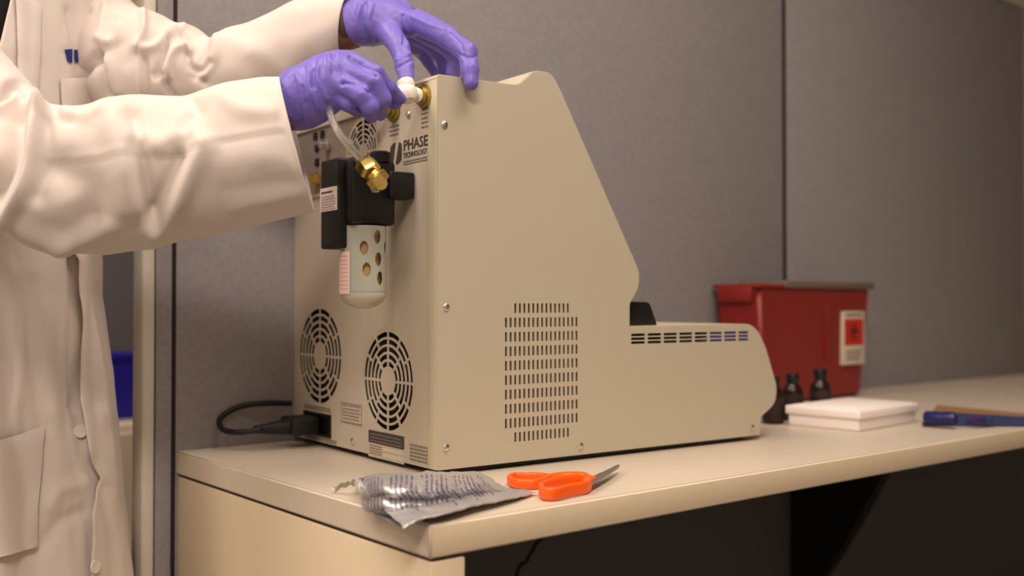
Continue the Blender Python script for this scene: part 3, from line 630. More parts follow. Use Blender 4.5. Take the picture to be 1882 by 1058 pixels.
# scissors -------------------------------------------------------------------------
def scissors():
    e = empty('scissors', (.25, .09, ZT), 'orange handled scissors lying on the desk before the machine', 'scissors')
    piv = onz(1082, 888, ZT+.007); tip = onz(1138, 861, ZT+.005); ax = (tip-piv); ax[2] = 0; Lb = np.linalg.norm(ax); ax /= Lb; sd = np.array([-ax[1], ax[0], 0])
    def P(u, v, z): return piv*np.array([1, 1, 0])+ax*u+sd*v+np.array([0, 0, ZT+z])
    for s, z0, z1, nm in ((1, .0062, .0085, 'blade'), (-1, .0085, .0108, 'blade')):
        out = [(-.030, -.004*s), (-.030, .007*s), (.0, .0090*s), (Lb*.5, .0075*s), (Lb*.92, .0030*s), (Lb, .0004*s), (Lb*.9, -.0012*s), (0, -.0030*s)]
        vs = [P(u, v, z0) for u, v in out]+[P(u, v, z1) for u, v in out]; n = len(out)
        me = mk(vs, [tuple(range(n)), tuple(range(n, 2*n))]+[(i, (i+1) % n, n+(i+1) % n, n+i) for i in range(n)]); bm = bmesh.new(); bm.from_mesh(me); link(nm, bm2me(bm), 'dsteel', e)
    link('pivot_screw', lathe([(.0045, 0), (.0040, .0018), (.0004, .0022)], 16, P(.006, .001, .0108)), 'steel', e)
    def loop(pix, z0, z1, wid, stem):
        C = np.array([onz(x, y, ZT+(z0+z1)/2) for x, y in pix]); C = np.vstack([C, C[:1]]); Q = catmull(C, 64)[:-1]; n = len(Q); cen = Q.mean(0); vs = []; fs = []
        m_ = 12
        for i in range(n):
            t = Q[(i+1) % n]-Q[i-1]; t /= np.linalg.norm(t); nn = np.array([t[1], -t[0], 0]); 
            if (Q[i]-cen)@nn < 0: nn = -nn
            for k in range(m_):
                a = 2*math.pi*k/m_; ca, sa = math.cos(a), math.sin(a); cu = abs(ca)**.7*math.copysign(1, ca); su = abs(sa)**.6*math.copysign(1, sa)
                vs.append(Q[i]+nn*cu*wid/2+ZV*su*(z1-z0)/2)
        for i in range(n):
            for k in range(m_): fs.append((i*m_+k, i*m_+(k+1) % m_, ((i+1) % n)*m_+(k+1) % m_, ((i+1) % n)*m_+k))
        st = mk([], []); me = mk(vs, fs); bm = bmesh.new(); bm.from_mesh(me); me = bm2me(bm); me2 = tube(stem, [.0055, .0065, .0065, .0045], 12, 20)
        bmj = bmesh.new(); bmj.from_mesh(me); bmj.from_mesh(me2); return sharpen(bm2me(bmj), 60)
    near = [(994, 897), (1000, 906), (1020, 907), (1050, 900), (1078, 894), (1084, 885), (1072, 880), (1042, 883), (1014, 889)]
    link('handle', loop(near, .0010, .0150, .0060, [onz(1078, 886, ZT+.008), P(-.002, 0, .0095), P(.006, .001, .0090), P(.020, .001, .0085)]), 'orange', e, label='near orange finger loop')
    far = [(936, 880), (942, 886), (962, 889), (985, 889), (1000, 884), (1010, 879), (990, 876), (965, 876), (945, 876)]
    link('handle', loop(far, .0010, .0120, .0060, [onz(1004, 879, ZT+.006), onz(1040, 876, ZT+.0055), onz(1074, 877, ZT+.0055), P(.018, .003, .0055)]), 'orange', e, label='far orange finger loop')
scissors()

# sharps container -------------------------------------------------------------------
def sharps():
    y0, y1 = .512, .628; x0, x1 = ony(1311, 515, y1)[0], ony(1602, 518, y0)[0]; zt_ = ony(1602, 522, y0)[2]; xb = ony(1588, 728, y0)[0]
    e = empty('sharps_container', ((x0+x1)/2, (y0+y1)/2, ZT), 'red sharps container standing against the grey partition behind the bottles', 'container')
    dx = x1-xb; xa, xc = x0+dx*.75, xb; bm = bmesh.new(); yb0, yb1 = y0+.008, y1-.008
    V = [(xa, yb0, ZT), (xc, yb0, ZT), (xc, yb1, ZT), (xa, yb1, ZT), (x0+.004, y0, zt_-.006), (x1-.004, y0, zt_-.006), (x1-.004, y1, zt_-.006), (x0+.004, y1, zt_-.006)]
    bv = [bm.verts.new(v) for v in V]
    for f in ((3, 2, 1, 0), (4, 5, 6, 7), (0, 1, 5, 4), (1, 2, 6, 5), (2, 3, 7, 6), (3, 0, 4, 7)): bm.faces.new([bv[i] for i in f])
    bmesh.ops.recalc_face_normals(bm, faces=bm.faces); bmesh.ops.bevel(bm, geom=bm.edges[:], offset=.008, segments=3, affect='EDGES')
    link('body', sharpen(bm2me(bm), 50), 'red', e)
    xm = ony(1440, 518, y0)[0]
    link('rim', bx(x0, y0-.004, zt_-.012, x1, y1+.002, zt_-.004, .002), 'red', e)
    link('lid', bx(xm, y0-.006, zt_-.012, x1+.004, y1+.002, zt_+.004, .003), 'redlid', e, label='smoky grey sliding lid')
    link('side_grip', bx(x0-.004, y0+.016, zt_-.042, x0+.006, y1-.012, zt_-.010, .003), 'red', e)
    link('rib', bx(ony(1520, 600, y0)[0]-.003, y0-.001, ZT+.09, ony(1520, 600, y0)[0]+.003, y0+.012, zt_-.05, .001), 'red', e)
    a = ony(1547, 572, y0); b = ony(1588, 668, y0); yy = y0+.0015
    lb = link('hazard_label', bx(a[0], yy-.003, b[2], b[0], yy+.006, a[2], .0005), 'whitelab', e, label='white label with a red field')
    H = a[2]-b[2]
    link('label_field', bx(a[0]+.008, yy-.0036, b[2]+H*.36, b[0]-.006, yy, b[2]+H*.86), 'redd', lb)
    c = ((a[0]+b[0])/2, b[2]+H*.61); r = .015; rings = []
    for k in range(3):
        q = math.pi/2+k*2*math.pi/3; cc = (c[0]+r*.62*math.cos(q), c[1]+r*.62*math.sin(q))
        arc = [(cc[0]+r*.62*math.cos(t), yy-.0040, cc[1]+r*.62*math.sin(t)) for t in np.linspace(q+.6, q+2*math.pi-.6, 22)]; rings.append(tube(arc, .0022, 6, 22, False))
    rings.append(tube([(c[0]+r*.5*math.cos(t), yy-.0040, c[1]+r*.5*math.sin(t)) for t in np.linspace(0, 6.283, 24)], .0013, 6, 24, False))
    link('hazard_symbol', join(*rings), mat('dark_red_print', sr(96, 20, 20), .6), lb)
    ls = []
    for z in (b[2]+H*.91,): ls.append(bx(a[0]+.010, yy-.0036, z, b[0]-.010, yy, z+.006))
    for k in range(3): ls.append(bx(a[0]+.014, yy-.0036, b[2]+H*(.09+k*.07), b[0]-.022+.004*k, yy, b[2]+H*(.09+k*.07)+.004))
    link('label_print', join(*ls), 'printl', lb)
sharps()

# amber bottles ---------------------------------------------------------------------
def bottle(x, y, h, r, label):
    e = empty('amber_bottle', (x, y, ZT), label, 'bottle', 'amber bottles beside the red container')
    hb = h*.62
    link('bottle_body', lathe([(.0003, .0002), (r*.92, .0004), (r, .003), (r, hb), (r*.92, hb+.006), (r*.52, hb+.014), (r*.48, hb+.017), (r*.48, h*.86)], 28), 'amber', e, local=True)
    link('cap', lathe([(r*.60, h*.80), (r*.62, h*.81), (r*.62, h-.002), (r*.58, h), (.0003, h)], 24), 'black', e, local=True)
    link('bottle_label', lathe([(r+.0003, .008), (r+.0005, .0085), (r+.0005, hb-.006), (r+.0003, hb-.005)], 28, caps=False), mat('brown_label', sr(42, 24, 20), .7), e, local=True)
for (px, pt, pb, dep, hw, lab_) in [(1457, 686, 772, 1.90, 19, 'amber bottle with black cap in the middle of the three'), (1508, 678, 768, 1.93, 19, 'amber bottle with black cap right of the other two, nearest the white box'), (1421, 692, 778, 1.83, 20, 'amber bottle with black cap half hidden by the machine front')]:
    b = onz(px, pb, ZT); d = (b-CAM)@FV; bottle(b[0], b[1], (pb-pt)*d/FPX, hw*d/FPX, lab_)

# white box ---------------------------------------------------------------------------
A_, B_, C_ = onz(1580, 794, ZT), onz(1476, 776, ZT), onz(1688, 776, ZT)
u = (C_-A_); Lu = np.linalg.norm(u); u /= Lu; v = np.array([-u[1], u[0], 0]); Lv = (B_-A_)@v; rz = math.atan2(u[1], u[0])
wb = empty('white_box', A_, 'white lidded foam box lying on the desk before the bottles', 'box', rz=rz)
link('box_base', bx(.003, .003, .0, Lu-.003, Lv-.003, .020, .003), 'foam', wb, local=True)
link('box_lid', join(bx(-.001, -.001, .0195, Lu+.001, Lv+.001, .0345, .003, 3), bx(.008, .008, .034, Lu-.008, Lv-.008, .0362, .001)), 'foam', wb, local=True)
# blue pad and pens
pd = empty('clipboard', (1.55, .17, ZT), 'slate blue pad on a tan board at the right end of the desk', 'pad')
q0, q1, q2, q3 = onz(1696, 782, ZT), onz(1892, 784, ZT), onz(1990, 770, ZT), onz(1722, 745, ZT)
b0, b1, b2, b3 = onz(1695, 783, ZT), onz(1892, 784.5, ZT), onz(1968, 776, ZT), onz(1706, 761, ZT)
def quadslab(Q, z0, z1, sh=0):
    c = sum(Q)/4; V = [tuple(c[:2]+(p[:2]-c[:2])*(1-sh))+(z0,) for p in Q]+[tuple(c[:2]+(p[:2]-c[:2])*(1-sh))+(z1,) for p in Q]
    bm = bmesh.new(); bv = [bm.verts.new(x) for x in V]
    for f in ((3, 2, 1, 0), (4, 5, 6, 7), (0, 1, 5, 4), (1, 2, 6, 5), (2, 3, 7, 6), (3, 0, 4, 7)): bm.faces.new([bv[i] for i in f])
    return bm2me(bm)
link('backing_board', quadslab([q0, q1, q2, q3], ZT+.0002, ZT+.0015), 'tanedge', pd, label='tan backing board')
link('blue_cover', quadslab([b0, b1, b2, b3], ZT+.0015, ZT+.0060, .0), 'bluepad', pd)
def pen(name, pa, pb_, z, r, m, m2, label):
    a = onz(*pa, z); b = onz(*pb_, z); e = empty(name, (a+b)/2, label, 'pen'); d = Vector(b-a); L_ = d.length; d.normalize()
    link('barrel', lathe([(.0003, 0), (r*.8, .002), (r, .006), (r, L_*.7)], 20, a, d), m, e)
    link('cap', lathe([(r*1.08, L_*.66), (r*1.1, L_*.67), (r*1.1, L_-.004), (r*.9, L_), (.0003, L_)], 20, a, d), m2, e)
pen('marker_pen', (1697, 766), (1757, 770), ZT+.0171, .0110, 'navy', 'navy', 'thick dark navy marker lying on the pad beside the white box')
pen('marker_pen', (1778, 774), (1822, 772), ZT+.0123, .0062, 'purple', 'bluepad', 'thin purple tipped marker lying on the blue pad')
#PERSON
# ============================================================ PERSON (lab coat, violet gloves)
def GP(lat, dep, z): g = CAM+RV*lat+F0*dep; return np.array([g[0], g[1], z])     # ground-frame point: lateral, forward, height
per = empty('person', GP(-.726, 1.33, 0), 'person in a white lab coat and violet gloves reaching to the machine from the left', 'person')
FD = (RV*.72-F0*.70); FD /= np.linalg.norm(FD); SDV = np.array([-FD[1], FD[0], 0])     # facing, and the wearer's left
PC = GP(-.726, 1.33, 0)
def BP(s, f, z): return PC+SDV*s+FD*f+ZV*z        # body frame: left, forward, height
def tub(X, pts):
    d = None
    for (a, ra), (b, rb) in zip(pts[:-1], pts[1:]):
        c = sd_capsule(X, a, b, ra, rb); d = c if d is None else smin(d, c, .02)
    return d
shR, elR, wrR = GP(-.835, 1.245, 1.345), atd(60, 320, 1.17), atd(560, 190, 1.185)
shL, elL, wrL = atd(88, -15, 1.42), atd(290, 152, 1.385), atd(652, 52, 1.345)
HD_ = BP(0, .06, 1.625); HF = FD*.96+RV*.1-ZV*.28; HF /= np.linalg.norm(HF); HS = np.cross(ZV, HF); HS /= np.linalg.norm(HS); HU = np.cross(HF, HS)
def H(s, f, u): return HD_+HS*s+HF*f+HU*u
RM = np.stack([HS, HF, HU], 1)
RB = np.stack([SDV, FD, ZV], 1)
def body_sdf(X):
    d = sd_ell(X, BP(0, .0, 1.24), (.165, .105, .24), RB)
    d = smin(d, sd_ell(X, BP(0, .0, .98), (.150, .110, .20), RB), .06)
    d = smin(d, sd_capsule(X, BP(-.12, 0, 1.37), BP(.12, 0, 1.37), .06, .06), .06)
    d = smin(d, sd_capsule(X, BP(0, 0, 1.40), BP(0, .04, 1.55), .056, .052), .04)
    d = smin(d, tub(X, [(shR, .044), (elR, .040), (wrR, .026)]), .03)
    d = smin(d, tub(X, [(shL, .042), (elL, .036), (wrL, .025)]), .03)
    d = smin(d, tub(X, [(BP(.09, 0, .92), .085), (BP(.10, .01, .50), .056), (BP(.10, -.01, .09), .040)]), .04)
    d = smin(d, tub(X, [(BP(-.09, 0, .92), .085), (BP(-.10, .01, .50), .056), (BP(-.10, -.01, .09), .040)]), .04)
    return d
def head_sdf(X):
    d = sd_ell(X, H(0, -.012, .03), (.074, .094, .088), RM)
    d = smin(d, sd_ell(X, H(0, .018, -.045), (.056, .068, .062), RM), .04)
    d = smin(d, sd_ell(X, H(0, .062, -.088), (.024, .020, .018), RM), .02)
    d = smin(d, sd_capsule(X, H(0, .080, .010), H(0, .103, -.028), .008, .013), .012)
    for s in (-1, 1):
        d = smin(d, sd_ell(X, H(.016*s, .088, -.030), (.009, .010, .008), RM), .008)
        d = smin(d, sd_ell(X, H(.030*s, .080, .022), (.022, .010, .007), RM), .012)
        d = np.maximum(d, -sd_ell(X, H(.031*s, .090, .004), (.014, .012, .009), RM))
        d = smin(d, sd_ell(X, H(.040*s, .058, -.030), (.020, .022, .020), RM), .02)
        d = smin(d, sd_ell(X, H(.076*s, -.005, -.010), (.008, .018, .030), RM), .008)
    d = smin(d, sd_ell(X, H(0, .080, -.056), (.022, .011, .006), RM), .006)
    d = smin(d, sd_ell(X, H(0, .079, -.067), (.019, .011, .006), RM), .006)
    d = np.maximum(d, -sd_ell(X, H(0, .094, -.0615), (.021, .008, .0014), RM))
    return smin(d, sd_capsule(X, BP(0, 0, 1.42), H(0, -.02, -.06), .054, .052), .03)
lo = np.minimum(np.minimum(wrR, wrL), GP(-.95, 1.2, 0)); 
body = surfnet(lambda X: np.minimum(body_sdf(X), 9), (PC+np.array([-.36, -.30, .03])), (PC+np.array([.36, .34, 1.50])), .011)
# arms reach further than that box: mesh body with a wide box around everything instead
bpy.data.meshes.remove(body)
allp = np.array([shR, elR, wrR, shL, elL, wrL, BP(-.25, -.2, 0), BP(.25, .2, 0), BP(-.25, .2, 0), BP(.25, -.2, 0)]); lo = allp.min(0)-.08; hi = allp.max(0)+.08
lo[2] = .03; hi[2] = 1.56
body = surfnet(body_sdf, lo, hi, .010); bo = link('body', body, 'skin', per)
hm = surfnet(head_sdf, HD_-.17, HD_+.17, .0035); ho = link('head', hm, 'skin', per)
def hair_sdf(X):
    d = sd_ell(X, H(0, -.022, .038), (.084, .100, .092), RM); d = smin(d, sd_ell(X, H(0, -.085, -.035), (.055, .040, .060), RM), .03)
    q = X-H(0, 0, 0); f = q@HF; u = q@HU; d = np.maximum(d, np.maximum((f-.045)-(u-.03)*.55, -u-.085)); return d
link('hair', surfnet(hair_sdf, HD_-.17, HD_+.17, .005), 'hair', per, smooth=True)
for s in (-1, 1):
    e_ = link('eye', lathe([(.0004, -.0115), (.007, -.009), (.0115, 0), (.009, .0072), (.0055, .0102), (.0004, .0115)], 20, H(.031*s, .0725, .004), HF), 'eye', per)
    link('iris', lathe([(.0055, .0100), (.0045, .0110), (.0004, .0118)], 16, H(.031*s, .0725, .004), HF), 'hair', e_)
def trs(X):
    d = sd_ell(X, BP(0, 0, .93), (.165, .125, .12), RB)
    for s in (-1, 1): d = smin(d, tub(X, [(BP(.09*s, 0, .90), .095), (BP(.10*s, .012, .50), .074), (BP(.10*s, -.008, .07), .062)]), .03)
    return d
link('trousers', surfnet(trs, BP(0, 0, 0)+np.array([-.3, -.3, .03]), BP(0, 0, 0)+np.array([.3, .3, 1.06]), .010), 'trouser', per)
for s in (-1, 1):
    def sh(X, s=s): return np.maximum(smin(sd_ell(X, BP(.10*s, .02, .045), (.045, .11, .045), RB), sd_ell(X, BP(.105*s, .10, .03), (.048, .08, .032), RB), .02), .003-X[..., 2])
    c_ = BP(.1*s, .06, 0); link('shoe', surfnet(sh, c_+np.array([-.2, -.2, -.012]), c_+np.array([.2, .2, .11]), .006), 'shoe', per)
def shirt_sdf(X):
    d = smin(sd_ell(X, BP(0, 0, 1.24), (.172, .112, .245), RB), sd_ell(X, BP(0, 0, 1.0), (.158, .117, .18), RB), .06)
    d = smin(d, sd_capsule(X, BP(-.12, 0, 1.37), BP(.12, 0, 1.37), .066, .066), .06)
    return np.maximum(d, -sd_capsule(X, BP(0, .02, 1.42), BP(0, .10, 1.60), .062, .09))
link('shirt', surfnet(shirt_sdf, PC+np.array([-.26, -.26, .85]), PC+np.array([.26, .26, 1.50]), .009), 'shirt', per)

# --- lab coat -------------------------------------------------------------------------
def sleeve(st, nu, nv, thickd, folds, nseed, cuff_in=.09, namp=.0030):
    """st: (upper px, upper py, lower px, lower py, depth, depth ratio)"""
    A = np.array([[*atd(a, b, d), *atd(c, e, d), k] for a, b, c, e, d, k in st]); Q = catmull(A, nu); U, L_, K = Q[:, :3], Q[:, 3:6], Q[:, 6]
    C = (U+L_)/2; h = (U-L_)/2; vs = []
    for i in range(nu):
        up = h[i]; r = np.linalg.norm(up); t = C[min(i+1, nu-1)]-C[max(i-1, 0)]; t /= np.linalg.norm(t); dp = np.cross(t, up/r); dp /= np.linalg.norm(dp)
        for k in range(nv):
            q = 2*math.pi*k/nv; ca, sa = math.cos(q), math.sin(q); vs.append(C[i]+up*ca+dp*sa*r*K[i])
    V = np.array(vs); fs = []
    for i in range(nu-1):
        for k in range(nv): fs.append((i*nv+k, i*nv+(k+1) % nv, (i+1)*nv+(k+1) % nv, (i+1)*nv+k))
    # turn the cloth in at the cuff: inner wall running back up the sleeve
    t0 = C[4]-C[0]; t0 /= np.linalg.norm(t0); base = len(V); extra = []
    rings = [(.0, .985), (.012, .96), (.05, .93), (cuff_in, .90)]
    ring0 = V[:nv]
    for off, sc in rings: extra.append(C[0]+(ring0-C[0])*sc+t0*off)
    V = np.vstack([V]+extra)
    for k in range(nv): fs.append((k, base+k, base+(k+1) % nv, (k+1) % nv)[::-1] if False else ((k+1) % nv, k, base+k, base+(k+1) % nv)[::-1])
    for j in range(len(rings)-1):
        for k in range(nv): a = base+j*nv; fs.append((a+k, a+(k+1) % nv, a+nv+(k+1) % nv, a+nv+k)[::-1])
    bm = bmesh.new(); bm.from_mesh(mk(V, fs)); bmesh.ops.recalc_face_normals(bm, faces=bm.faces); me = bm2me(bm, False)
    # make sure normals point outwards
    me.update(); mid = V[(nu//2)*nv]; 
    n0 = np.array(me.vertices[(nu//2)*nv].normal)
    if n0@(mid-C[nu//2]) < 0: me.flip_normals(); me.update()
    ff = fold_fn(folds); nmain = nu*nv
    def fn(co, no):
        d = ff(co, no)
        w = np.array([noise.noise((p[0]*9+nseed, p[1]*9, p[2]*9))*1.6+(1-abs(noise.noise((p[0]*16, p[1]*16+nseed, p[2]*16)))*2)*.55+noise.noise((p[0]*38, p[1]*38, p[2]*38+nseed))*.35 for p in co[:nmain]])*namp
        u = np.repeat(np.arange(nu)/nu, nv); w *= np.clip(u*9, .15, 1); out = np.zeros(len(co)); out[:nmain] = d[:nmain]*np.clip(u*30, .2, 1)+w
        return out
    displace(me, fn); me.shade_smooth(); return me
nearF = [
 ([(71, 284), (160, 288), (249, 279), (324, 282), (391, 256), (450, 247), (520, 236)], 9, .0012, 'r'), ([(71, 290), (160, 294), (249, 286), (324, 290), (391, 264), (450, 255), (520, 244)], 4, -.0016, 'r'),
 ([(245, 205), (262, 290), (274, 360), (284, 410)], 13, -.0110, 'r'), ([(374, 268), (335, 345), (306, 400), (282, 424)], 20, .0130, 'r'), ([(330, 290), (306, 345), (286, 392)], 12, -.0090, 'r'),
 ([(205, 215), (225, 290), (240, 380)], 26, .0090, 'r'), ([(110, 310), (160, 350), (165, 400)], 40, -.0160, 'r'), ([(250, 250), (290, 266), (345, 240)], 20, .0080, 'r'), ([(200, 420), (150, 445), (110, 452)], 16, .0060, 'r'),
 ([(70, 205), (62, 250), (52, 330), (20, 398)], 13, .0170, 'r'), ([(30, 210), (20, 290), (-10, 360)], 18, -.0160, 'r'), ([(84, 220), (84, 280), (70, 360)], 14, -.0080, 'r'),
 ([(4, 178), (20, 158), (40, 156), (58, 182)], 8, -.0160, 'r'), ([(2, 205), (34, 186), (58, 198), (80, 205)], 9, .0100, 'r'), ([(85, 192), (70, 212), (92, 214)], 6, .0060, 'r'), ([(120, 200), (150, 215), (190, 205)], 10, .0060, 'r'),
 ([(96, 194), (108, 215), (130, 222)], 6, -.0060, 'r'), ([(345, 178), (365, 205), (340, 235)], 14, -.0070, 'r'), ([(400, 300), (470, 290), (540, 300)], 30, .0030, 'r'), ([(420, 350), (480, 338), (560, 330)], 14, -.0018, 'r'), ([(400, 175), (440, 200), (500, 205)], 16, .0040, 'r'), ([(430, 385), (480, 370), (560, 352)], 12, .0018, 'r'),
 ([(0, 385), (60, 432), (120, 452)], 18, .0080, 'r')]
nearS = [(515, 143, 577, 388, 1.185, .75), (470, 145, 540, 396, 1.182, .78), (405, 158, 470, 411, 1.178, .8), (340, 176, 400, 428, 1.172, .8), (270, 176, 320, 445, 1.165, .82), (205, 182, 240, 462, 1.158, .85), (150, 198, 165, 470, 1.152, .88),
         (100, 194, 95, 466, 1.15, .9), (66, 184, 42, 440, 1.155, .9), (30, 145, -25, 390, 1.17, .9), (-30, 70, -110, 330, 1.2, .9), (-120, -30, -250, 240, 1.235, .9), (-210, -120, -360, 130, 1.245, .85), (-290, -190, -450, 20, 1.24, .8), (-335, -215, -450, -70, 1.24, .8), (-385, -145, -391, -135, 1.24, .9)]
farF = [
 ([(194, 8), (191, 45), (182, 68)], 7, .0070, 'r'), ([(182, 72), (196, 78), (211, 70), (214, 48)], 6, .0060, 'r'), ([(201, 30), (203, 55)], 7, -.0060, 'r'),
 ([(263, 14), (263, 56), (249, 84)], 7, .0075, 'r'), ([(250, 90), (286, 84), (317, 58), (336, 43)], 8, .0070, 'r'), ([(308, 70), (296, 110), (287, 138)], 6, -.0095, 'r'),
 ([(306, 140), (309, 112), (320, 92), (340, 82)], 8, .0075, 'r'), ([(299, 136), (308, 158), (320, 178)], 6, -.0090, 'r'), ([(345, 95), (352, 122), (372, 130), (388, 116)], 6, -.0080, 'r'), ([(360, 140), (375, 150)], 8, -.0060, 'r'),
 ([(400, 70), (395, 105), (372, 140)], 10, .0065, 'r'), ([(134, 46), (146, 28), (160, 18)], 7, -.0050, 'r'), ([(147, 140), (162, 122), (186, 96)], 9, -.0120, 'r'), ([(188, 88), (204, 130), (216, 172)], 6, .0065, 'r'), ([(180, 110), (190, 150), (200, 175)], 8, -.0080, 'r'),
 ([(225, 80), (232, 110), (240, 100)], 14, -.0035, 'r'), ([(266, 110), (270, 140), (270, 178)], 6, -.0055, 'r'), ([(252, 100), (256, 140), (262, 175)], 7, .0040, 'r'), ([(330, 50), (345, 75), (350, 95)], 8, -.0050, 'r'),
 ([(420, 70), (470, 95), (520, 130)], 22, .0030, 'r'), ([(450, 60), (520, 50), (600, 30)], 22, -.0020, 'r')]
farS = [(643, -8, 627, 98, 1.345, .72), (605, -6, 600, 130, 1.348, .75), (560, 0, 560, 160, 1.352, .8), (515, 16, 520, 176, 1.357, .8), (470, 36, 482, 190, 1.362, .82), (425, 50, 445, 200, 1.367, .82), (390, 68, 408, 208, 1.372, .82), (355, 46, 372, 216, 1.377, .82), (318, 40, 336, 230, 1.377, .80),
        (284, 20, 290, 244, 1.378, .78), (240, 6, 240, 240, 1.380, .76), (208, -20, 208, 215, 1.40, .72), (178, -70, 170, 180, 1.41, .70), (140, -130, 130, 110, 1.425, .65), (100, -175, 90, 40, 1.43, .6), (70, -90, 70, -82, 1.43, .6)]
nearM = sleeve(nearS, 230, 128, 0, nearF, 3.1); farM = sleeve(farS, 230, 128, 0, farF, 8.4)
# torso: spiral sheet that overlaps at the front, opens in a V at the neck
VZ = 1.235; zt_, zb_ = 1.458, .50; nz_, nq = 190, 260
def prof_ab(z):
    s = [(.50, .244, .195), (.75, .218, .172), (.95, .188, .145), (1.10, .192, .142), (1.25, .220, .145), (1.36, .215, .135), (1.40, .196, .120), (1.425, .160, .102), (1.445, .115, .085), (1.458, .085, .075)]
    zz = [q[0] for q in s]; return np.interp(z, zz, [q[1] for q in s]), np.interp(z, zz, [q[2] for q in s])
VZ = 1.235
ET = [(128, 470), (133, 600), (132, 750), (148, 850), (172, 905), (160, 970), (158, 1058), (158, 1140)]; EZ, EA = [], []
for px_, py_ in ET[::-1]:
    best = None
    for q in np.linspace(-.4, 1.6, 200):
        for z in (.94+(558-py_)*1.22/FPX,):
            a, b = prof_ab(z); r = 1/math.sqrt((math.sin(q)/a)**2+(math.cos(q)/b)**2); w = proj(BP(r*math.sin(q), r*math.cos(q), z)); e_ = abs(w[0]-px_)
            if best is None or e_ < best[0]: best = (e_, q, z)
    EZ.append(best[2]); EA.append(best[1])
EZ.append(VZ); EA.append(.05)
def edge_left(z):   # angle (from body front, positive towards wearer's left) of the wearer's-left front edge
    if z > VZ: return .05+(z-VZ)*1.9
    return float(np.interp(z, EZ, EA))
def edge_right(z):
    return (-.05-(z-VZ)*1.9) if z > VZ else -.25
vs = []; 
for i in range(nz_):
    z = zt_+(zb_-zt_)*i/(nz_-1); a, b = prof_ab(z); e0, e1 = edge_left(z), 2*math.pi+(edge_left(z)+.12 if z < VZ-.03 else np.interp(z, [VZ-.03, VZ], [edge_left(VZ)+.12, edge_right(VZ)]) if z < VZ else edge_right(z))
    for k in range(nq):
        t = k/(nq-1); q = e0+(e1-e0)*t; off = .009*max(0, 1-t*7)-.005*max(0, (t-.85)/.15)
        off *= float(np.clip((VZ-z)/.08, 0, 1))
        r = 1/math.sqrt((math.sin(q)/a)**2+(math.cos(q)/b)**2)+off
        # long drapes that grow towards the hem
        g = np.clip((1.25-z)/.6, 0, 1); r += g*(.010*math.sin(q*7+1.3+z*1.5)+.006*math.sin(q*13+z*3))*(1 if abs(off) < .002 else .6)
        r += .006*noise.noise((q*2.2, z*5, 4))+.0025*noise.noise((q*7, z*9, 9))+.0016*noise.noise((q*16, z*22, 2))
        vs.append(BP(r*math.sin(q), r*math.cos(q), z))
fs = []
for i in range(nz_-1):
    for k in range(nq-1): a = i*nq+k; fs.append((a, a+1, a+nq+1, a+nq))
tor = mk(vs, fs); n0 = np.array(tor.vertices[60*nq+130].normal); p0 = vs[60*nq+130]-BP(0, 0, 0); p0[2] = 0
if n0@p0 < 0: tor.flip_normals(); tor.update()
torF = [([(124, 20), (130, 45), (138, 80), (146, 120)], 7, -.0060, 'r'), ([(100, 0), (112, 40), (118, 80)], 12, .0040, 'r'),
        ([(130, 470), (134, 560), (131, 650), (133, 750)], 7, -.0050, 'r'), ([(150, 480), (150, 600), (148, 720), (165, 830)], 14, .0045, 'r'), ([(190, 470), (196, 600), (205, 760)], 16, .0040, 'r'), ([(172, 480), (172, 600), (180, 740)], 10, -.0040, 'r'),
        ([(20, 500), (30, 640), (22, 780)], 18, .0050, 'r'), ([(60, 520), (62, 650), (80, 780)], 14, -.0040, 'r'), ([(95, 480), (90, 620), (96, 760)], 16, .0035, 'r'), ([(90, 930), (110, 900), (150, 890)], 14, .0040, 'r'), ([(80, 1000), (110, 960), (150, 940)], 12, -.0040, 'r'), ([(190, 900), (210, 980), (215, 1058)], 14, -.0040, 'r')]
displace(tor, fold_fn(torF)); tor.shade_smooth()
bvt = BVHTree.FromPolygons([v.co[:] for v in tor.vertices], [p.vertices[:] for p in tor.polygons])
coat_bm = bmesh.new()
for me in (nearM, farM, tor): coat_bm.from_mesh(me)
cm = bpy.data.meshes.new('m'); coat_bm.to_mesh(cm); coat_bm.free(); cm.shade_smooth()
co_ = link('lab_coat', cm, 'coat', per, label='white cotton lab coat')
co_.modifiers.new('cloth', 'SOLIDIFY').thickness = .0012; co_.modifiers['cloth'].offset = -1
def hit(px, py):
    r = Vector(ray(px, py)); r.normalize(); loc, n, i, d = bvt.ray_cast(Vector(CAM), r, 5)
    if loc is None: return None
    return loc, (n if n.dot(r) < 0 else -n)
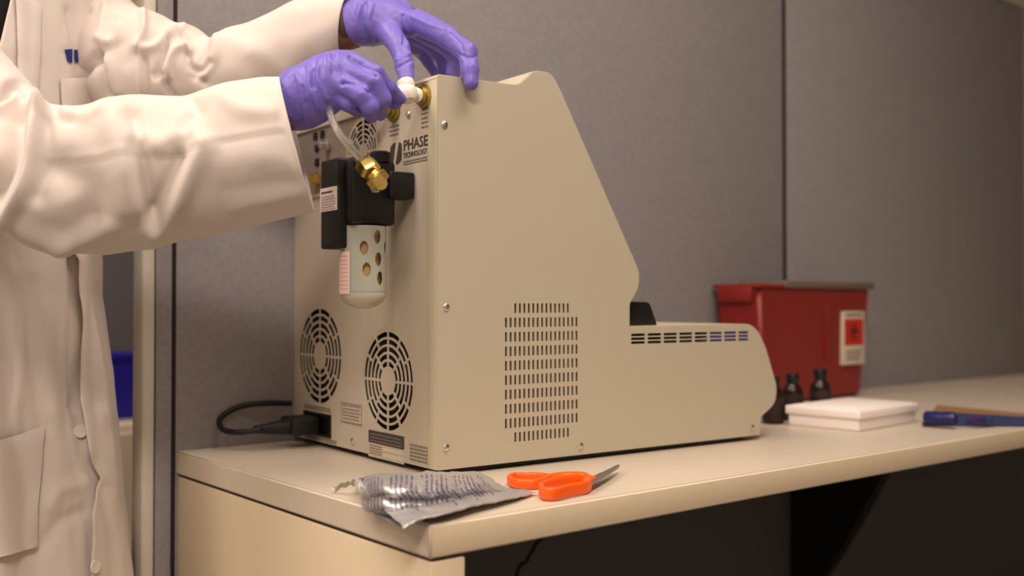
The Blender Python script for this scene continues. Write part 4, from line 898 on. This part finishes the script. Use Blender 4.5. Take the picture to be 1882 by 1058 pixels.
def patch(name, pix, off, m, parent, nu=14, nv=18, thick=.0014, label=None):
    """cloth patch lying on the torso; pix: four corners (clockwise from upper left)"""
    a, b, c, d = [np.array(p, float) for p in pix]; g = []
    for j in range(nv):
        for i in range(nu):
            s, t = i/(nu-1), j/(nv-1); q = (a*(1-s)+b*s)*(1-t)+(d*(1-s)+c*s)*t; h_ = hit(*q)
            g.append(None if h_ is None else h_[0]+h_[1]*(off if 0 < i < nu-1 and 0 < j else off*.6))
    for _ in range(6):
        g2 = list(g)
        for j in range(nv):
            for i in range(nu):
                nb = [g[b_*nu+a_] for a_, b_ in ((i-1, j), (i+1, j), (i, j-1), (i, j+1)) if 0 <= a_ < nu and 0 <= b_ < nv and g[b_*nu+a_] is not None]
                p = g[j*nu+i]
                if p is None or len(nb) < 4: continue
                m_ = sum(nb, Vector())/len(nb)
                if (m_-p).length < .03:
                    q_ = p.lerp(m_, .5); dc = (Vector(CAM)-p).normalized(); g2[j*nu+i] = q_ if (q_-p).dot(dc) > -.0012 else p
        g = g2
    ok = [i for i, p in enumerate(g) if p is not None]
    if not ok: print('PATCH MISS', name); return None
    mp_ = {i: k for k, i in enumerate(ok)}; fs = [(j*nu+i, j*nu+i+1, (j+1)*nu+i+1, (j+1)*nu+i) for j in range(nv-1) for i in range(nu-1)]
    fs = [tuple(mp_[i] for i in f) for f in fs if all(i in mp_ for i in f)]
    # drop faces that jump across a silhouette
    P = [g[i] for i in ok]; fs = [f for f in fs if max((P[f[k]]-P[f[k-1]]).length for k in range(4)) < .05]
    bm = bmesh.new(); bm.from_mesh(mk(P, fs)); bmesh.ops.delete(bm, geom=[v for v in bm.verts if not v.link_faces], context='VERTS')
    seen, comps = set(), []
    for v in bm.verts:
        if v in seen: continue
        st, cp = [v], []; seen.add(v)
        while st:
            w = st.pop(); cp.append(w)
            for e_ in w.link_edges:
                o_ = e_.other_vert(w)
                if o_ not in seen: seen.add(o_); st.append(o_)
        comps.append(cp)
    keep = max(comps, key=len); bmesh.ops.delete(bm, geom=[v for c_ in comps if c_ is not keep for v in c_], context='VERTS')
    bmesh.ops.solidify(bm, geom=bm.faces[:], thickness=thick); me = bm2me(bm); sharpen(me, 60)
    o = link(name, me, m, parent, label=label); return o
pk = patch('chest_pocket', [(108, 146), (180, 141), (176, 215), (112, 222)], .0045, 'coat', co_, label='chest pocket')
patch('hip_pocket', [(-60, 826), (78, 782), (62, 1004), (-60, 1040)], .0070, 'coat', co_, 16, 22, label='hip pocket')
patch('lapel', [(26, -20), (74, 10), (66, 190), (32, 150)], .0050, 'coat', co_, 12, 24, label='turned back lapel')
patch('emblem', [(118, 91), (131, 90), (131, 116), (123, 113)], .0016, 'logo', co_, 8, 10, .0006, label='navy embroidered emblem')
patch('emblem', [(135, 92), (141, 91), (145, 115), (136, 114)], .0016, 'logo', co_, 4, 8, .0006, label='navy embroidered bar')
for (bxp, byp) in ((171, 1041), (146, 792)):
    h_ = hit(bxp, byp)
    if h_: link('button', lathe([(.0003, 0), (.0075, 0), (.0085, .0012), (.0080, .0026), (.0055, .0022), (.0003, .0020)], 20, h_[0]+h_[1]*.0022, h_[1]), 'button', co_, label='round white button')

# --- gloves ---------------------------------------------------------------------------
def glove(name, chains, webs, cuff, nseed, label, amp=.0009, k=.0034, creases=()):
    """chains: lists of (px, py, depth, radius m)"""
    CH = [[(atd(a, b, c), r) for a, b, c, r in ch] for ch in chains]; WB = [[(atd(a, b, c), r) for a, b, c, r in ch] for ch in webs]
    P = np.array([p for ch in CH+WB for p, r in ch]); lo = P.min(0)-.045; hi = P.max(0)+.045
    def f(X):
        d = None
        for ch in WB:
            for (a, ra), (b, rb) in zip(ch[:-1], ch[1:]):
                c = sd_capsule(X, a, b, ra, rb); d = c if d is None else smin(d, c, .014)
        for ch in CH:
            e = None
            for (a, ra), (b, rb) in zip(ch[:-1], ch[1:]):
                c = sd_capsule(X, a, b, ra, rb); e = c if e is None else smin(e, c, .003)
            d = smin(d, e, k)
        return d
    me = surfnet(f, lo, hi, .0013)
    ff = fold_fn(creases)
    c0, c1 = np.array(cuff[0]), np.array(cuff[1])
    def fn(co, no):
        out = []
        for p in co:
            n1 = noise.noise((p[0]*55+nseed, p[1]*55, p[2]*55)); n2 = abs(noise.noise((p[0]*95, p[1]*95+nseed, p[2]*60))); n3 = noise.noise((p[0]*180, p[1]*180, p[2]*180))
            out.append(n1*.8-(1-n2*2.2)*.35+n3*.25)
        return np.array(out)*amp+ff(co, no)
    displace(me, fn); me.shade_smooth(); return link(name, me, 'nitrile', per, label=label)
# wearer's right hand (nearer, lower): pinching the tube, fingers curled
D = 1.19
glove('glove', [
  [(640, 114, 1.190, .0135), (688, 134, 1.192, .0105), (714, 161, 1.205, .0092), (737, 182, 1.222, .0065)],          # index, reaching to the tee
  [(628, 131, 1.178, .0145), (684, 150, 1.170, .0120), (702, 182, 1.176, .0108), (699, 209, 1.190, .0085)],          # middle
  [(622, 152, 1.172, .0140), (663, 175, 1.162, .0115), (680, 198, 1.166, .0100), (682, 214, 1.180, .0082)],          # ring
  [(612, 172, 1.176, .0125), (640, 190, 1.172, .0100), (655, 200, 1.185, .0088), (650, 192, 1.205, .0075)],          # little finger, tucked in
  [(575, 150, 1.205, .0150), (640, 160, 1.228, .0125), (695, 176, 1.232, .0105), (727, 190, 1.230, .0082)]],         # thumb on the far side
 [[(532, 190, 1.186, .0300), (575, 172, 1.186, .0285), (612, 140, 1.186, .0250)], [(560, 165, 1.186, .0280), (625, 118, 1.190, .0150)], [(560, 195, 1.186, .0240), (612, 172, 1.182, .0165)], [(600, 150, 1.188, .024), (632, 136, 1.184, .018)]],
 ((520, 190), (560, 190)), 2.2, 'violet glove of the lower hand pinching the tube',
 creases=[([(545, 138), (556, 175), (560, 215)], 4, .0022, 'r'), ([(566, 122), (570, 160), (584, 200)], 4, .0020, 'r'), ([(588, 108), (583, 140), (592, 165), (600, 182)], 4, .0024, 'r'), ([(556, 160), (562, 190)], 4, -.0020, 'r'), ([(577, 130), (575, 160)], 4, -.0022, 'r'),
          ([(612, 98), (622, 130), (628, 155)], 4, -.0020, 'r'), ([(604, 100), (605, 135), (612, 170)], 4, .0018, 'r'), ([(628, 152), (655, 155), (680, 170)], 3.5, -.0026, 'r'), ([(645, 105), (670, 128), (692, 140)], 3.5, -.0020, 'r')])
# wearer's left hand (farther, upper): thumb on the tee, fingers over the machine top
glove('glove', [
  [(708, 50, 1.325, .0165), (735, 88, 1.300, .0130), (744, 122, 1.285, .0115), (747, 146, 1.276, .0098)],            # thumb
  [(768, 40, 1.325, .0160), (822, 68, 1.305, .0138), (858, 96, 1.290, .0128), (864, 128, 1.281, .0112), (866, 152, 1.277, .0090)],   # index, over the near edge
  [(762, 46, 1.345, .0160), (815, 78, 1.335, .0135), (840, 104, 1.333, .0120), (834, 132, 1.333, .0105)],             # middle, tip on the top edge
  [(752, 52, 1.368, .0155), (797, 82, 1.368, .0135), (818, 108, 1.368, .0118), (818, 132, 1.366, .0100)],             # ring
  [(742, 58, 1.390, .0150), (772, 88, 1.396, .0125), (790, 110, 1.400, .0108), (800, 130, 1.396, .0090)]],            # little
 [[(738, 58, 1.372, .0190), (768, 84, 1.388, .0140)], [(652, 42, 1.345, .0270), (690, 32, 1.345, .0280), (735, 32, 1.352, .0225)], [(680, 28, 1.345, .0270), (752, 44, 1.330, .0170)], [(690, 40, 1.350, .0260), (755, 48, 1.385, .0165)], [(672, 45, 1.335, .0250), (708, 50, 1.328, .0185)]],
 ((640, 45), (680, 45)), 6.6, 'violet glove of the upper hand holding the machine top',
 creases=[([(662, 8), (657, 40), (668, 72)], 4, .0022, 'r'), ([(672, 6), (668, 45), (684, 84)], 4, -.0024, 'r'), ([(686, 6), (678, 40), (692, 78)], 4, .0020, 'r'), ([(742, 28), (744, 55), (742, 80)], 4, -.0024, 'r'), ([(728, 110), (742, 104), (756, 96)], 3, .0016, 'r'), ([(732, 124), (745, 116), (758, 110)], 3, -.0016, 'r'),
          ([(830, 62), (846, 78), (850, 92)], 3.5, -.0022, 'r'), ([(846, 100), (860, 106), (874, 104)], 3.5, -.0018, 'r'), ([(756, 30), (790, 45), (820, 52)], 4, .0012, 'r')])
# wristband glint at the far cuff
c_ = atd(641, 48, 1.348); ax_ = Vector(atd(655, 42, 1.345)-atd(630, 50, 1.350)).normalized()
bk = link('watch_strap', lathe([(.0285, -.006), (.0297, -.005), (.0297, .005), (.0285, .006)], 32, c_, ax_, caps=False), mat('brown_leather', sr(74, 54, 40), .6), per, label='dark strap round the wrist')
c2_ = atd(641, 9, 1.335); link('buckle', lathe([(.0004, -.004), (.004, -.003), (.0055, 0), (.004, .003), (.0004, .004)], 14, c2_, ax_), 'steel', bk)

# prints made of many tiny marks count as one piece each
for o in list(COL.objects):
    if o.type == 'MESH' and o.name.split('.')[0] in ('fine_print', 'label_print'): o['kind'] = 'stuff'
